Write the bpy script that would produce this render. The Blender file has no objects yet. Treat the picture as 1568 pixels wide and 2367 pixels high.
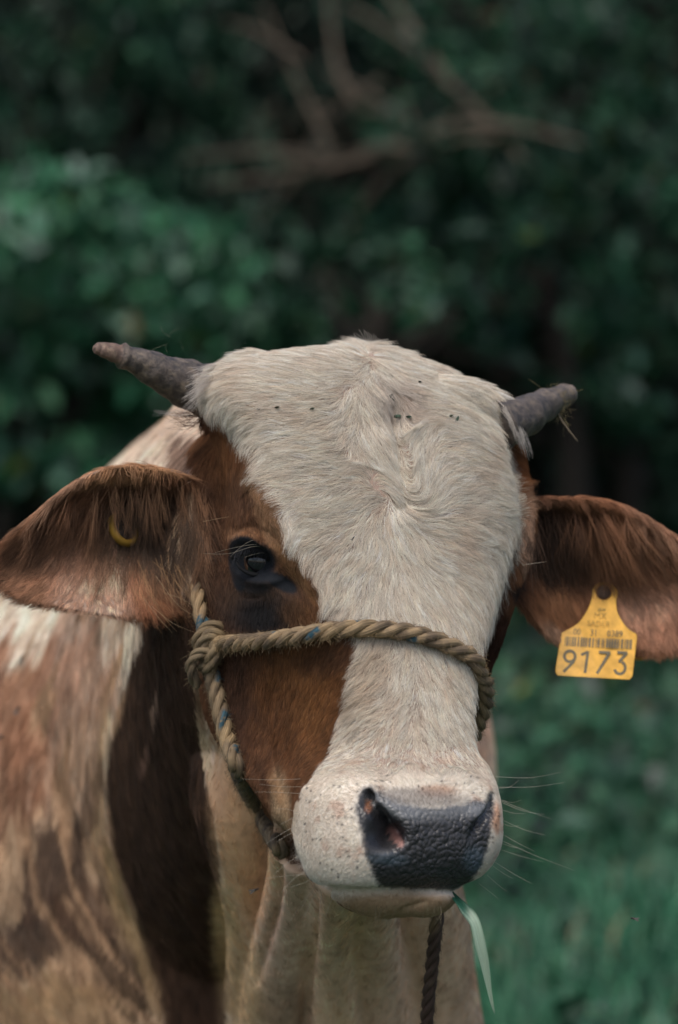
import bpy, math, random
import numpy as np
from mathutils import Vector, Matrix, kdtree, bvhtree, noise as mnoise
PI = math.pi
rng = np.random.default_rng(7)
random.seed(7)
scene = bpy.context.scene
C = scene.collection

# ------------------------------------------------------------------ camera
DIST = 2.60            # metres from the lens to the face of the animal
CAM_H = 1.25
PITCH = math.radians(3.5)
K = 27.7               # sketch units per centimetre at the face
cam_d = bpy.data.cameras.new('camera')
cam = bpy.data.objects.new('camera', cam_d); C.objects.link(cam)
cam.location = (0, 0, CAM_H)
cam.rotation_euler = (PI/2 - PITCH, 0, 0)
cam_d.sensor_fit = 'VERTICAL'
cam_d.sensor_height = 36
cam_d.lens = 36*DIST/(2367/K/100)
cam_d.clip_end = 300
cam_d.dof.use_dof = True
cam_d.dof.focus_distance = 2.57
cam_d.dof.aperture_fstop = 3.7
cam_d.dof.aperture_blades = 9
scene.camera = cam

# ------------------------------------------------------------------ sky and sun (soft, overcast)
world = bpy.data.worlds.new('World'); scene.world = world
world.use_nodes = True
wn = world.node_tree; wn.nodes.clear()
sky = wn.nodes.new('ShaderNodeTexSky'); sky.sky_type = 'NISHITA'; sky.sun_disc = False
SUN_EL, SUN_AZ = math.radians(62), math.radians(200)
sky.sun_elevation = SUN_EL; sky.sun_rotation = SUN_AZ
sky.dust_density = 4.0; sky.air_density = 1.0; sky.ozone_density = 1.0
bg = wn.nodes.new('ShaderNodeBackground'); bg.inputs['Strength'].default_value = 0.14
wo = wn.nodes.new('ShaderNodeOutputWorld')
wn.links.new(sky.outputs[0], bg.inputs[0]); wn.links.new(bg.outputs[0], wo.inputs[0])
sun_d = bpy.data.lights.new('sun', 'SUN'); sun_d.energy = 1.5; sun_d.angle = math.radians(28)
sun_d.color = (1.0, .95, .88)
sun = bpy.data.objects.new('sun', sun_d); C.objects.link(sun)
sdir = Vector((math.cos(SUN_EL)*math.sin(SUN_AZ), math.cos(SUN_EL)*math.cos(SUN_AZ), math.sin(SUN_EL)))
sun.rotation_euler = sdir.to_track_quat('Z', 'Y').to_euler()
scene.view_settings.view_transform = 'Standard'
scene.view_settings.look = 'None'
scene.view_settings.exposure = 0.25
scene.view_settings.gamma = 1.0
scene.render.engine = 'CYCLES'
scene.cycles.max_bounces = 8
scene.cycles.diffuse_bounces = 3
scene.cycles.transparent_max_bounces = 8
scene.cycles.use_denoising = True
scene.cycles_curves.shape = 'RIBBONS'

# ------------------------------------------------------------------ frame: centimetres, x right, y away from the lens, z up, origin at the face
FWD = np.array([0, math.cos(PITCH), -math.sin(PITCH)]); UPV = np.array([0, math.sin(PITCH), math.cos(PITCH)])
def W(P):
    P = np.asarray(P, float).reshape(-1, 3)*0.01
    return np.array([0, 0, CAM_H]) + P[:, :1]*np.array([1., 0, 0]) + (P[:, 1:2]+DIST)*FWD + P[:, 2:3]*UPV
def A(u, v, d=0.0):
    """point at sketch position u, v, d centimetres beyond the face"""
    f = (260.+d)/260./K
    return np.array([(u-784)*f, d, (1183-v)*f])
def UV(P):
    P = np.asarray(P); f = 260./(260.+P[:, 1])*K
    return 784+P[:, 0]*f, 1183-P[:, 2]*f

def lerp(a, b, t): return a+(b-a)*t
def smooth01(x): x = np.clip(x, 0, 1); return x*x*(3-2*x)
def hash3(i, j, k, s=0):
    h = (i*374761393 + j*668265263 + k*2147483647 + s*1274126177).astype(np.int64) & 0xffffffff
    h = ((h ^ (h >> 13))*1274126177) & 0xffffffff
    h = (h ^ (h >> 16)) & 0xffffffff
    return h/4294967295.0
def vnoise(P, scale=1.0, seed=0):
    P = np.asarray(P, float)*scale
    I = np.floor(P).astype(np.int64); F = P-I; F = F*F*(3-2*F)
    r = 0
    for a in (0, 1):
        for b in (0, 1):
            for c in (0, 1):
                w = (F[:, 0] if a else 1-F[:, 0])*(F[:, 1] if b else 1-F[:, 1])*(F[:, 2] if c else 1-F[:, 2])
                r = r + w*hash3(I[:, 0]+a, I[:, 1]+b, I[:, 2]+c, seed)
    return r*2-1
def fbm(P, scale=1.0, seed=0, octv=3):
    r = 0; a = 1; t = 0
    for o in range(octv):
        r = r + a*vnoise(P, scale*2**o, seed+o); t += a; a *= .5
    return r/t

def catmull(keys, n):
    """keys (k, m) -> (n, m) smooth interpolation"""
    keys = np.asarray(keys, float); k = len(keys)
    t = np.linspace(0, k-1, n); i = np.clip(np.floor(t).astype(int), 0, k-2); f = (t-i).reshape((-1,)+(1,)*(keys.ndim-1))
    g = lambda j: keys[np.clip(j, 0, k-1)]
    p0, p1, p2, p3 = g(i-1), g(i), g(i+1), g(i+2)
    return .5*((2*p1)+(-p0+p2)*f+(2*p0-5*p1+4*p2-p3)*f*f+(-p0+3*p1-3*p2+p3)*f**3)
def closed_spline(pts, n):
    pts = np.asarray(pts, float); k = len(pts)
    t = np.arange(n)/n*k; i = np.floor(t).astype(int); f = (t-i)[:, None]
    g = lambda j: pts[j % k]
    p0, p1, p2, p3 = g(i-1), g(i), g(i+1), g(i+2)
    return .5*((2*p1)+(-p0+p2)*f+(2*p0-5*p1+4*p2-p3)*f*f+(-p0+3*p1-3*p2+p3)*f**3)
def loft(rings):
    """rings (r, n, 3) -> verts, faces closed with fans"""
    rings = np.asarray(rings, float); r, n, _ = rings.shape
    V = rings.reshape(-1, 3).tolist(); Fc = []
    for a in range(r-1):
        for b in range(n):
            c = (b+1) % n
            Fc.append((a*n+b, a*n+c, (a+1)*n+c, (a+1)*n+b))
    V.append(rings[0].mean(0).tolist()); V.append(rings[-1].mean(0).tolist())
    for b in range(n):
        c = (b+1) % n
        Fc.append((r*n, c, b)); Fc.append((r*n+1, (r-1)*n+b, (r-1)*n+c))
    return V, Fc
def frames(path):
    path = np.asarray(path, float); T = np.gradient(path, axis=0); T /= np.linalg.norm(T, axis=1)[:, None]+1e-9
    N = np.zeros_like(T); up = np.array([0, 0, 1.]) if abs(T[0, 2]) < .9 else np.array([0, 1., 0])
    v = up-T[0]*(up@T[0]); N[0] = v/np.linalg.norm(v)
    for i in range(1, len(T)):
        v = N[i-1]-T[i]*(N[i-1]@T[i]); N[i] = v/(np.linalg.norm(v)+1e-9)
    return T, N, np.cross(T, N)
def tube(path, rad, n=10, cap=True):
    path = np.asarray(path, float); rad = np.broadcast_to(np.asarray(rad, float), (len(path),))
    T, N, B = frames(path)
    a = np.linspace(0, 2*PI, n, endpoint=False)
    rings = path[:, None]+rad[:, None, None]*(np.cos(a)[None, :, None]*N[:, None]+np.sin(a)[None, :, None]*B[:, None])
    return loft(rings)
def ellipsoid(c, r, n=20, rot=None):
    c = np.asarray(c, float); th = np.linspace(0.02, PI-.02, n); ph = np.linspace(0, 2*PI, 2*n, endpoint=False)
    P = np.stack([np.sin(th)[:, None]*np.cos(ph), np.sin(th)[:, None]*np.sin(ph), np.cos(th)[:, None]+0*ph], -1)*np.asarray(r, float)
    if rot is not None: P = P@np.asarray(rot).T
    return loft(P+c)

def mesh_obj(name, V, Fc, mat=None, parent=None, smooth=True, world_space=True, cm=True):
    me = bpy.data.meshes.new(name)
    V = W(V) if cm else np.asarray(V, float)
    me.from_pydata(V.tolist(), [], [tuple(f) for f in Fc]); me.update()
    if smooth: me.polygons.foreach_set('use_smooth', [True]*len(me.polygons))
    if mat: me.materials.append(mat)
    o = bpy.data.objects.new(name, me); C.objects.link(o)
    if parent is not None:
        o.parent = parent; o.matrix_parent_inverse = parent_inv(parent)
    return o
def parent_inv(p):
    return Matrix.Translation(-Vector(p.location)) if p.parent is None else Matrix.Identity(4)
def tag(o, label=None, cat=None, group=None, kind=None):
    if label: o['label'] = label
    if cat: o['category'] = cat
    if group: o['group'] = group
    if kind: o['kind'] = kind
    return o
def empty(name, loc, label=None, cat=None, group=None):
    o = bpy.data.objects.new(name, None); C.objects.link(o); o.location = loc; o.empty_display_size = .1
    return tag(o, label, cat, group)

# ------------------------------------------------------------------ materials
def nmat(name):
    m = bpy.data.materials.new(name); m.use_nodes = True
    nt = m.node_tree; b = nt.nodes['Principled BSDF']
    return m, nt, b
def N(nt, t, **kw):
    n = nt.nodes.new(t)
    for k, v in kw.items():
        if k in n.inputs: n.inputs[k].default_value = v
        else: setattr(n, k, v)
    return n
def attr_col(nt, name='col'):
    n = nt.nodes.new('ShaderNodeAttribute'); n.attribute_name = name; return n
VOX = .22
HQ = 1.0
# ------------------------------------------------------------------ the body, one continuous mesh
pieces = []     # (verts, faces, label)
HEAD, EARL, EARR, NECK, BODY, LIP = range(6)
YAW = math.radians(25)
# v, u of midline, depth, half sections (s, b) x4, thickness, yaw tweak
rows = [
 (803, 842, 10.5, (2.2,.3),(3.8,1.2),(4,3),(2,5), 5.5),
 (809, 842, 8.2, (5,.5),(8,2),(8.5,5),(4.5,8), 9),
 (822, 846, 6.0, (6.5,.7),(10.3,2.8),(10.5,7),(5,11), 12),
 (850, 855, 4.0, (7.5,.8),(11.3,3),(11.3,9),(6,14), 15),
 (910, 876, 2.0, (8,.8),(12,3),(11.3,11),(7,17), 18),
 (1000, 905, 0.6, (8,.9),(11.6,3.2),(10.8,12),(7,20), 21),
 (1120, 925, -1.2, (7.8,.8),(11.9,3.4),(10.8,12),(7,21), 22),
 (1220, 936, -2.3, (7.6,.8),(12.0,4),(11.0,13),(8,22), 23.5),
 (1320, 950, -3.4, (7,.9),(11.0,4.6),(10.8,12),(9,22), 24.5),
 (1440, 970, -5, (5.8,1),(9.8,6),(10.8,12),(9.8,22), 25),
 (1550, 982, -6.6, (4.6,1.0),(7.1,4.6),(10.0,12.5),(10.2,23), 26),
 (1650, 988, -8.1, (4.2,.9),(5.8,4.0),(8.8,12),(10,23.4), 27),
 (1730, 992, -9.5, (4.3,.8),(5.7,3.8),(8.0,11),(9.5,22), 25.5),
 (1785, 997, -10.9, (4.9,.8),(6.8,3.6),(7.7,10),(8.9,19.5), 23),
 (1840, 1004, -12.4, (5.4,.8),(7.6,3.8),(8.2,9),(8.3,18), 21),
 (1910, 1012, -13.4, (5.5,.8),(7.8,4.1),(8.4,9.3),(7.3,16.2), 18.5),
 (1980, 1008, -13.5, (5.3,.8),(7.8,4.1),(8.0,9.2),(6,13.5), 15.5),
 (2035, 985, -12.7, (5.0,.9),(7.0,3.8),(6.9,8),(4,9.8), 11.5),
 (2062, 960, -11.6, (3.6,.9),(5.4,2.8),(5.0,6),(3,8), 9),
]
ct, st = math.cos(YAW), math.sin(YAW)
def head_ring(r, n=64):
    v, u, d = r[:3]; h = r[3:7]; T = r[7]
    pts = [(0, 0)]+[(a, b) for a, b in h]+[(0, T)]+[(-a, b) for a, b in h[::-1]]
    q = closed_spline(pts, n)
    c = A(u, v, d); X = c[0]+q[:, 0]*ct-q[:, 1]*st; uu = 784+X*K
    fade = 1-smooth01((v-800)/240.)          # the crown slopes away to both sides
    dv = fade*(88*np.clip((uu-862)/325., 0, 2)**1.35+34*np.clip((845-uu)/400., 0, 2)**1.4)
    return np.stack([X, c[1]+q[:, 0]*st+q[:, 1]*ct, c[2]-dv/K], -1)
rings = catmull(np.array([head_ring(r) for r in rows]), 150)
pieces.append((*loft(rings), HEAD))
def ell(u, v, d, r, lab, rot=None): pieces.append((*ellipsoid(A(u, v, d), r, 18, rot), lab))
def chain(keys, lab, n=24, seg=20):
    """keys: u, v, d, radius"""
    k = catmull(np.array([[*A(a, b, c), r] for a, b, c, r in keys]), n)
    pieces.append((*tube(k[:, :3], k[:, 3], seg), lab))
Ry = lambda a: np.array([[math.cos(a), -math.sin(a), 0], [math.sin(a), math.cos(a), 0], [0, 0, 1]])
# horn bosses
chain([(725,930,9,3.3),(610,880,8.5,2.5),(540,882,8,1.9),(488,892,7.6,1.4)], HEAD)
chain([(980,945,9,3.2),(1060,948,9.5,2.7),(1120,958,10.5,2.2),(1160,970,11.5,1.6)], HEAD)
chain([(1150,990,13,1.6),(1172,1040,13.5,1.5),(1182,1110,12.5,1.5),(1192,1180,10,1.55),(1196,1240,8.5,1.45),(1172,1330,7.5,1.4),(1140,1420,7.5,1.5),(1112,1500,8.5,1.5),(1085,1560,10,1.5)], HEAD)
# lower jaw, chin and lip
ell(905, 2050, -7.0, (5.1, 4.6, 2.45), LIP, Ry(YAW))
ell(975, 2052, -8.2, (2.9, 3.4, 2.35), LIP, Ry(YAW))
chain([(905,2040,-5,3.2),(850,1990,0,3.8),(790,1900,5,4.5),(720,1800,9,5)], HEAD)
# ears: shells with a cup
def ear(top, bot, dep, cup, lab, th=.85, na=46, nb=26, curl=1.6):
    T = catmull(np.array(top, float), na); B = catmull(np.array(bot, float), na)
    D = catmull(np.array(dep, float)[:, None], na)[:, 0]; Cp = catmull(np.array(cup, float)[:, None], na)[:, 0]
    b = np.linspace(0, 1, nb); G = np.zeros((na, nb, 3))
    for i in range(na):
        for j, t in enumerate(b):
            u, v = lerp(T[i], B[i], t)
            d = D[i]+Cp[i]*math.sin(PI*min(1, t**.8))-curl*(1-t)**3*min(1, Cp[i]/2)
            G[i, j] = A(u, v, d)
    du = np.gradient(G, axis=0); dv = np.gradient(G, axis=1); nn = np.cross(du, dv); nn /= np.linalg.norm(nn, axis=2)[:, :, None]+1e-9
    if nn[na//2, nb//2, 1] < 0: nn = -nn
    e = np.sin(np.linspace(0, PI, nb))**.4*.7+.3
    H = G+nn*(th*e)[None, :, None]
    rings = np.concatenate([G, H[:, ::-1]], 1)
    pieces.append((*loft(rings), lab))
ear([(560,1190),(455,1118),(345,1084),(250,1084),(165,1124),(80,1196),(22,1246),(2,1290)],
    [(560,1310),(450,1392),(375,1412),(290,1426),(190,1412),(100,1398),(40,1382),(8,1345)],
    [14,9,7,6.5,6,6,6,6], [1,3.6,4.0,3.6,2.8,1.7,.9,.3], EARL, curl=.9)
ear([(1120,1200),(1225,1158),(1300,1154),(1380,1156),(1450,1176),(1515,1212),(1590,1262),(1660,1320)],
    [(1120,1310),(1205,1400),(1245,1445),(1300,1492),(1380,1504),(1460,1504),(1560,1506),(1660,1470)],
    [17,15,15.5,16,17,18,19,21], [1,3,3.4,3.2,2.8,2.2,1.5,.5], EARR, curl=.9)
# neck
def oval(cx, cy, cz, rx, rz, top=1.0, n=48, p=2.0, tilt=0.0):
    a = np.linspace(0, 2*PI, n, endpoint=False); c, s = np.cos(a), np.sin(a)
    x = np.sign(c)*np.abs(c)**(2/p)*rx; z = np.sign(s)*np.abs(s)**(2/p)*rz
    x = np.where(s > 0, x*(1-(1-top)*s), x)
    return np.stack([cx+x, np.full(n, cy)+z*tilt, cz+z], -1)
R = [oval(-5,6,-4,5,8), oval(-5.5,9,-5,9,13), oval(-6.5,16,-8,10.2,17), oval(-8,26,-12,11.5,22), oval(-9.5,38,-15,14.5,27), oval(-10.5,50,-18,19,32,.6), oval(-11,62,-20,23,34,.5), oval(-11,75,-22,25,34,.5)]
pieces.append((*loft(catmull(np.array(R), 70)), NECK))
# torso: sections across the length of the animal
def sec(y, pts): return np.stack([closed_spline(pts, 72)[:, 0], np.full(72, y), closed_spline(pts, 72)[:, 1]], -1)
S0 = np.array([(-10,12.5),(-4,9),(3,2),(10,-9),(15,-19),(16.8,-28),(15,-36),(11,-44),(8,-56),(4,-66),(-10,-68),(-26,-66),(-36,-60),(-41,-48),(-43,-36),(-42,-25),(-38.5,-13),(-32.5,-4),(-24.5,4.5),(-16.5,10)], float)
def scaled(y, k, dz=0., dx=0., kz=None, hump=0.):
    c = np.array([-12., -28.]); p = (S0-c)*np.array([k, kz or k])+c+np.array([dx, dz])
    if hump: p[:2, 1] += hump; p[-1, 1] += hump
    return sec(y, p)
R = [scaled(44,.25,-14), scaled(47,.55,-9), scaled(53,.78,-5), scaled(62,.93,-1), scaled(74,1.0), scaled(86,1.0,1,0,None,1), scaled(100,.96,0,-1), scaled(120,1.02,-1,-2,.97,-2), scaled(145,1.05,-1,-3,.95,-3), scaled(170,1.0,0,-3,.9,-2), scaled(190,.85,3,-3,.8,-1), scaled(200,.5,6,-3,.5,0)]
pieces.append((*loft(catmull(np.array(R), 80)), BODY))
# legs to the ground
gz = -CAM_H*100
def leg(u0, y, z0, x1, hind=False):
    k = [(u0, y, z0, 9.5), (u0, y-(0 if hind else 1), z0-14, 6.4), (x1, y+(4 if hind else 0), -84+0, 4.2), (x1, y+(5 if hind else .5), -98, 3.2), (x1, y+2, -110, 3.3), (x1, y, -116.5+ y*.0, 4.6)]
    k = np.array(k, float); k[:, 2] += (y)*0.061  # level ground seen in the tilted frame
    kk = catmull(k[:, [0,1,2,3]], 30); pieces.append((*tube(kk[:, :3], kk[:, 3], 18), BODY))
leg(5, 66, -52, 5); leg(-28, 64, -52, -28); leg(3, 176, -52, 3, True); leg(-27, 176, -52, -27, True)
# throat and dewlap folds
chain([(545,1640,19,2.6),(556,1730,18,4.4),(560,1850,17.5,4.5),(572,1980,20,3.4),(585,2120,25,2.6),(575,2260,31,2.3),(560,2420,36,2.4)], NECK)
chain([(700,1950,6,3.0),(688,2030,11,2.7),(665,2150,18,2.9),(645,2280,25,3.3),(640,2440,32,3.6)], NECK)
chain([(790,2010,4,2.6),(768,2120,12,2.2),(765,2250,20,2.1),(775,2420,28,2.6)], NECK)
chain([(840,1990,6,3),(850,2120,16,2.8),(850,2260,26,3.5),(850,2440,34,5)], NECK)
chain([(930,2000,24,5),(965,2150,30,5.0),(960,2280,36,6),(950,2460,42,8)], BODY)
chain([(760,2150,30,5),(740,2350,38,8),(720,2600,45,10)], BODY)

# joined by a voxel remesh in a warped space that is finer at the head
def warp_table(lo, a, b, hi, s0, s1):
    x = np.linspace(lo, hi, 4001)
    sl = s1+(1-s1)*0+(s0-s1)*(smooth01((x-(a-6))/6)*smooth01(((b+6)-x)/6))
    g = np.concatenate([[0], np.cumsum((sl[1:]+sl[:-1])/2*np.diff(x))]); g -= np.interp(0, x, g)
    return x, g
WX = warp_table(-120, -30, 34, 120, 1.0, .45); WY = warp_table(-60, -20, 22, 320, 1.0, .33); WZ = warp_table(-220, -36, 18, 60, 1.0, .4)
def warp(P): return np.stack([np.interp(P[:, i], t[0], t[1]) for i, t in enumerate((WX, WY, WZ))], -1)
def unwarp(P): return np.stack([np.interp(P[:, i], t[1], t[0]) for i, t in enumerate((WX, WY, WZ))], -1)
VV, FF, LL, off = [], [], [], 0
for v, f, l in pieces:
    v = np.array(v); VV.append(v); FF += [tuple(i+off for i in q) for q in f]; LL += [l]*len(v); off += len(v)
VV = np.concatenate(VV)
me = bpy.data.meshes.new('tmp'); me.from_pydata(warp(VV).tolist(), [], FF); me.update()
tmp = bpy.data.objects.new('tmp', me); C.objects.link(tmp)
import bmesh
bm = bmesh.new(); bm.from_mesh(me); bmesh.ops.recalc_face_normals(bm, faces=bm.faces); bm.to_mesh(me); bm.free()
md = tmp.modifiers.new('r', 'REMESH'); md.mode = 'VOXEL'; md.voxel_size = VOX; md.adaptivity = 0
ev = tmp.evaluated_get(bpy.context.evaluated_depsgraph_get()); rm = ev.to_mesh()
n = len(rm.vertices); P = np.empty(n*3); rm.vertices.foreach_get('co', P); P = unwarp(P.reshape(-1, 3))
nl = len(rm.loops); LV = np.empty(nl, int); rm.loops.foreach_get('vertex_index', LV)
lt = np.empty(len(rm.polygons), int); rm.polygons.foreach_get('loop_total', lt)
assert (lt == 4).all(); Q = LV.reshape(-1, 4)
E = np.empty(len(rm.edges)*2, int); rm.edges.foreach_get('vertices', E); E = E.reshape(-1, 2)
ev.to_mesh_clear(); bpy.data.objects.remove(tmp)
print('REMESH', n)
kd = kdtree.KDTree(len(VV))
for i, c in enumerate(VV): kd.insert(c, i)
kd.balance()
LL = np.array(LL); lab = np.array([LL[kd.find(p)[1]] for p in P])
uu0, vv0 = UV(P); m_ = (lab == NECK) & (P[:, 1] < 19) & (vv0 < 1560) & (uu0 > 452); lab[m_] = HEAD
deg = np.bincount(E.ravel(), minlength=n).astype(float)
def lap(X):
    S = np.zeros_like(X)
    for k in range(X.shape[1]):
        S[:, k] = np.bincount(E[:, 0], X[E[:, 1], k], n)+np.bincount(E[:, 1], X[E[:, 0], k], n)
    return S/deg[:, None]
def relax(it, w):
    global P
    w = np.broadcast_to(w, (n,))[:, None]
    for _ in range(it):
        P = P+w*.5*(lap(P)-P); P = P-w*.48*(lap(P)-P)*0
U_, V_ = UV(P)
wbody = np.where(lab == NECK, 1, np.where(lab == BODY, 1, .0))
whead = np.where((lab == EARL) | (lab == EARR), .35, .7)
relax(6, whead); relax(6, wbody)
# soften where pieces meet (label borders)
mix = (lab[E[:, 0]] != lab[E[:, 1]]); wb = np.zeros(n); wb[E[mix].ravel()] = 1
for _ in range(7): wb = np.maximum(wb, lap(wb[:, None])[:, 0]*1.6).clip(0, 1)
wb[(V_ > 1990) & (P[:, 1] < 0)] *= .25
relax(12, wb)
def normals():
    a, b, c, d = (P[Q[:, i]] for i in range(4)); fn = np.cross(c-a, d-b); nv = np.zeros_like(P)
    for k in range(4):
        for j in range(3): nv[:, j] += np.bincount(Q[:, k], fn[:, j], n)
    return nv/(np.linalg.norm(nv, axis=1)[:, None]+1e-12)
NV = normals()
def sculpt(u, v, ru, rv, amt, ang=0, dmax=20, along=None, labs=(HEAD, LIP), p=2):
    """push the skin out (cm) in a soft oval seen at u, v; ang in degrees"""
    global P
    uu, vv = UV(P); a = math.radians(ang)
    x = (uu-u)*math.cos(a)+(vv-v)*math.sin(a); y = -(uu-u)*math.sin(a)+(vv-v)*math.cos(a)
    w = np.exp(-((x/ru)**2+(y/rv)**2)**(p/2))*(NV[:, 1] < .25)*(P[:, 1] < dmax)*np.isin(lab, labs)
    d = NV if along is None else np.asarray(along, float)[None]
    P = P+d*(w*amt)[:, None]
def crease(pts, r, amt, labs=(HEAD, LIP), dmax=20, side=0):
    global P
    uu, vv = UV(P); k = catmull(np.array(pts, float), 24*len(pts)); best = np.full(n, 1e9)
    sel = np.where((NV[:, 1] < .3) & (P[:, 1] < dmax) & np.isin(lab, labs))[0]
    q = np.stack([uu[sel], vv[sel]], 1); bd = np.full(len(sel), 1e9)
    ki = np.zeros(len(sel))
    for i, c in enumerate(k):
        dd = ((q-c)**2).sum(1); m = dd < bd; bd[m] = dd[m]; ki[m] = i/len(k)
    w = np.exp(-bd/(r*r))*amt*np.sin(PI*np.clip(ki, .04, .96))**.6
    P[sel] += NV[sel]*w[:, None]
IN = np.array([st*.6, 1, 0.]); IN /= np.linalg.norm(IN)
# forehead: groove, poll tuft, brow ridges
sculpt(918, 1010, 22, 90, -.35); sculpt(760, 1000, 90, 120, .25); sculpt(1060, 1010, 80, 120, .25)
sculpt(905, 960, 60, 40, -.35); crease([(900,900),(915,980),(925,1060),(930,1150)], 15, -.8); sculpt(935, 1165, 22, 18, -.35)
sculpt(845, 812, 45, 30, .2)
sculpt(640, 1215, 34, 95, .75, ang=-24); sculpt(1206, 1210, 24, 80, .55)
sculpt(505, 1180, 30, 90, -.7); sculpt(600, 1400, 60, 40, -.35)
# eye hollow and lids
NV = normals()
sculpt(588, 1298, 40, 30, -1.25, ang=12, p=3); sculpt(668, 1350, 40, 20, -.5, ang=35)
NV = normals()
crease([(536,1262),(560,1244),(596,1246),(630,1268),(648,1300)], 9, .32); crease([(545,1320),(580,1342),(625,1345),(660,1335)], 8, .28)
crease([(558,1376),(580,1382),(608,1377)], 6, -.18); crease([(538,1228),(570,1212),(610,1222),(650,1262),(690,1330),(730,1385)], 10, -.22)
# cheek veins and folds
crease([(640,1560),(620,1650),(630,1760),(655,1850)], 12, -.25); crease([(560,1560),(560,1660),(580,1760),(625,1860)], 14, -.2); crease([(720,1560),(690,1680),(700,1780)], 20, .2)
# muzzle
crease([(700,1800),(740,1782),(800,1768),(870,1762),(930,1765),(1000,1770),(1060,1768),(1110,1775)], 18, .16)
crease([(905,1800),(960,1803),(1050,1806),(1100,1800)], 7, .12)
sculpt(760, 1900, 60, 90, .25)
crease([(672,1800),(660,1850),(658,1910),(668,1965),(694,2015)], 15, -.6)
# nose pad: nostrils
crease([(870,1845),(905,1868),(940,1900),(965,1925)], 20, .35); crease([(1075,1905),(1110,1880),(1130,1862)], 20, .3)
NV = normals()
sculpt(888, 1925, 36, 38, 1.3, along=IN, p=3)
sculpt(880, 1885, 13, 34, 1.9, ang=-38, along=IN, p=3); sculpt(908, 1930, 20, 24, 1.8, ang=-30, along=IN, p=3); sculpt(851, 1846, 12, 18, 1.8, along=IN, p=3)
crease([(1137,1838),(1139,1858),(1131,1880),(1112,1905),(1090,1935)], 9, -.75)
sculpt(1105, 1950, 20, 40, -.25)
sculpt(890, 1975, 32, 14, .15)
crease([(642,1950),(642,2030),(634,2110),(612,2190),(592,2270)], 12, -.9, labs=(NECK, BODY), dmax=70); crease([(727,2060),(724,2150),(713,2250),(706,2380)], 11, -.8, labs=(NECK, BODY), dmax=70)
# line of the mouth, lower lip cleft
crease([(735,2052),(790,2056),(860,2060),(950,2062),(1040,2062),(1090,2066)], 7, -.7, dmax=6)
crease([(985,2080),(960,2092),(930,2104),(918,2120)], 6, -.28, dmax=6)
NV = normals()
relax(1, np.where(lab == HEAD, .5, .0)); NV = normals()

# ------------------------------------------------------------------ lookup on the finished skin
bvh = bvhtree.BVHTree.FromPolygons(P.tolist(), Q.tolist())
CAMF = Vector((0, -260, 0))
def hit(u, v, lift=0.0):
    """point on the skin seen at u, v, lifted along the skin's normal (cm)"""
    d = (Vector(A(u, v, 0))-CAMF).normalized(); h = bvh.ray_cast(CAMF, d)
    if h[0] is None: return None
    nr = h[1]
    if nr.dot(d) > 0: nr = -nr
    return np.array(h[0]+nr*lift)
def path_on(pts, lift, n=None):
    pts = [(p[0], p[1], p[2] if len(p) > 2 else None) for p in pts]
    out = []
    for u, v, d in pts:
        if d is None:
            h = hit(u, v, lift); out.append(h if h is not None else A(u, v, out[-1][1]))
        else: out.append(A(u, v, d))
    return catmull(np.array(out), n or 12*len(out))
# ------------------------------------------------------------------ coat colour, a function of place on the animal
def poly_sd(u, v, poly):
    """signed distance to a closed outline, positive inside"""
    poly = np.asarray(poly, float); d = np.full(len(u), 1e9); ins = np.zeros(len(u), bool)
    for i in range(len(poly)):
        a, b = poly[i], poly[(i+1) % len(poly)]
        e = b-a; w = np.stack([u-a[0], v-a[1]], 1); t = np.clip((w@e)/(e@e+1e-9), 0, 1)
        q = w-t[:, None]*e; d = np.minimum(d, (q**2).sum(1))
        c = ((a[1] > v) != (b[1] > v)) & (u < (b[0]-a[0])*(v-a[1])/(b[1]-a[1]+1e-12)+a[0]); ins ^= c
    return np.sqrt(d)*np.where(ins, 1, -1)
WHITE_FACE = [(400,780),(430,880),(452,925),(476,958),(520,984),(542,1032),(582,1068),(570,1102),(602,1122),(632,1162),(652,1240),(700,1310),(728,1352),(742,1400),(754,1432),(790,1448),(824,1490),(803,1560),(790,1640),(764,1725),(742,1765),(716,1796),(696,1826),(682,1860),(674,1905),(678,1960),(700,2010),(740,2070),(900,2150),(1200,2150),(1200,1780),(1120,1760),(1103,1700),(1108,1640),(1110,1520),(1132,1480),(1160,1400),(1186,1330),(1204,1250),(1212,1180),(1196,1100),(1178,1005),(1186,980),(1260,960),(1260,820),(900,700)]
PAD = [(838,1822),(856,1816),(868,1830),(892,1840),(925,1852),(965,1864),(1010,1868),(1055,1862),(1088,1850),(1110,1846),(1122,1852),(1131,1832),(1143,1836),(1142,1880),(1134,1930),(1122,1985),(1104,2020),(1085,2045),(1050,2058),(960,2056),(875,2050),(862,2020),(846,1980),(836,1935),(825,1895),(822,1855)]
NECK_DARK = [(300,1380),(470,1380),(452,1560),(462,1700),(488,1850),(512,2000),(508,2120),(530,2220),(525,2367),(520,2700),(400,2700),(380,2367),(350,2250),(306,2100),(262,1990),(247,1850),(258,1720),(300,1560),(330,1480)]
def blob(u, v, cu, cv, ru, rv, ang=0, soft=1.0):
    a = math.radians(ang); x = ((u-cu)*math.cos(a)+(v-cv)*math.sin(a))/ru; y = (-(u-cu)*math.sin(a)+(v-cv)*math.cos(a))/rv
    r = np.sqrt(x*x+y*y); return 1-smooth01((r-1+soft*.5)/soft)
def mixc(c, t, w): return c+(np.asarray(t, float)-c)*np.clip(w, 0, 1)[:, None]
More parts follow.
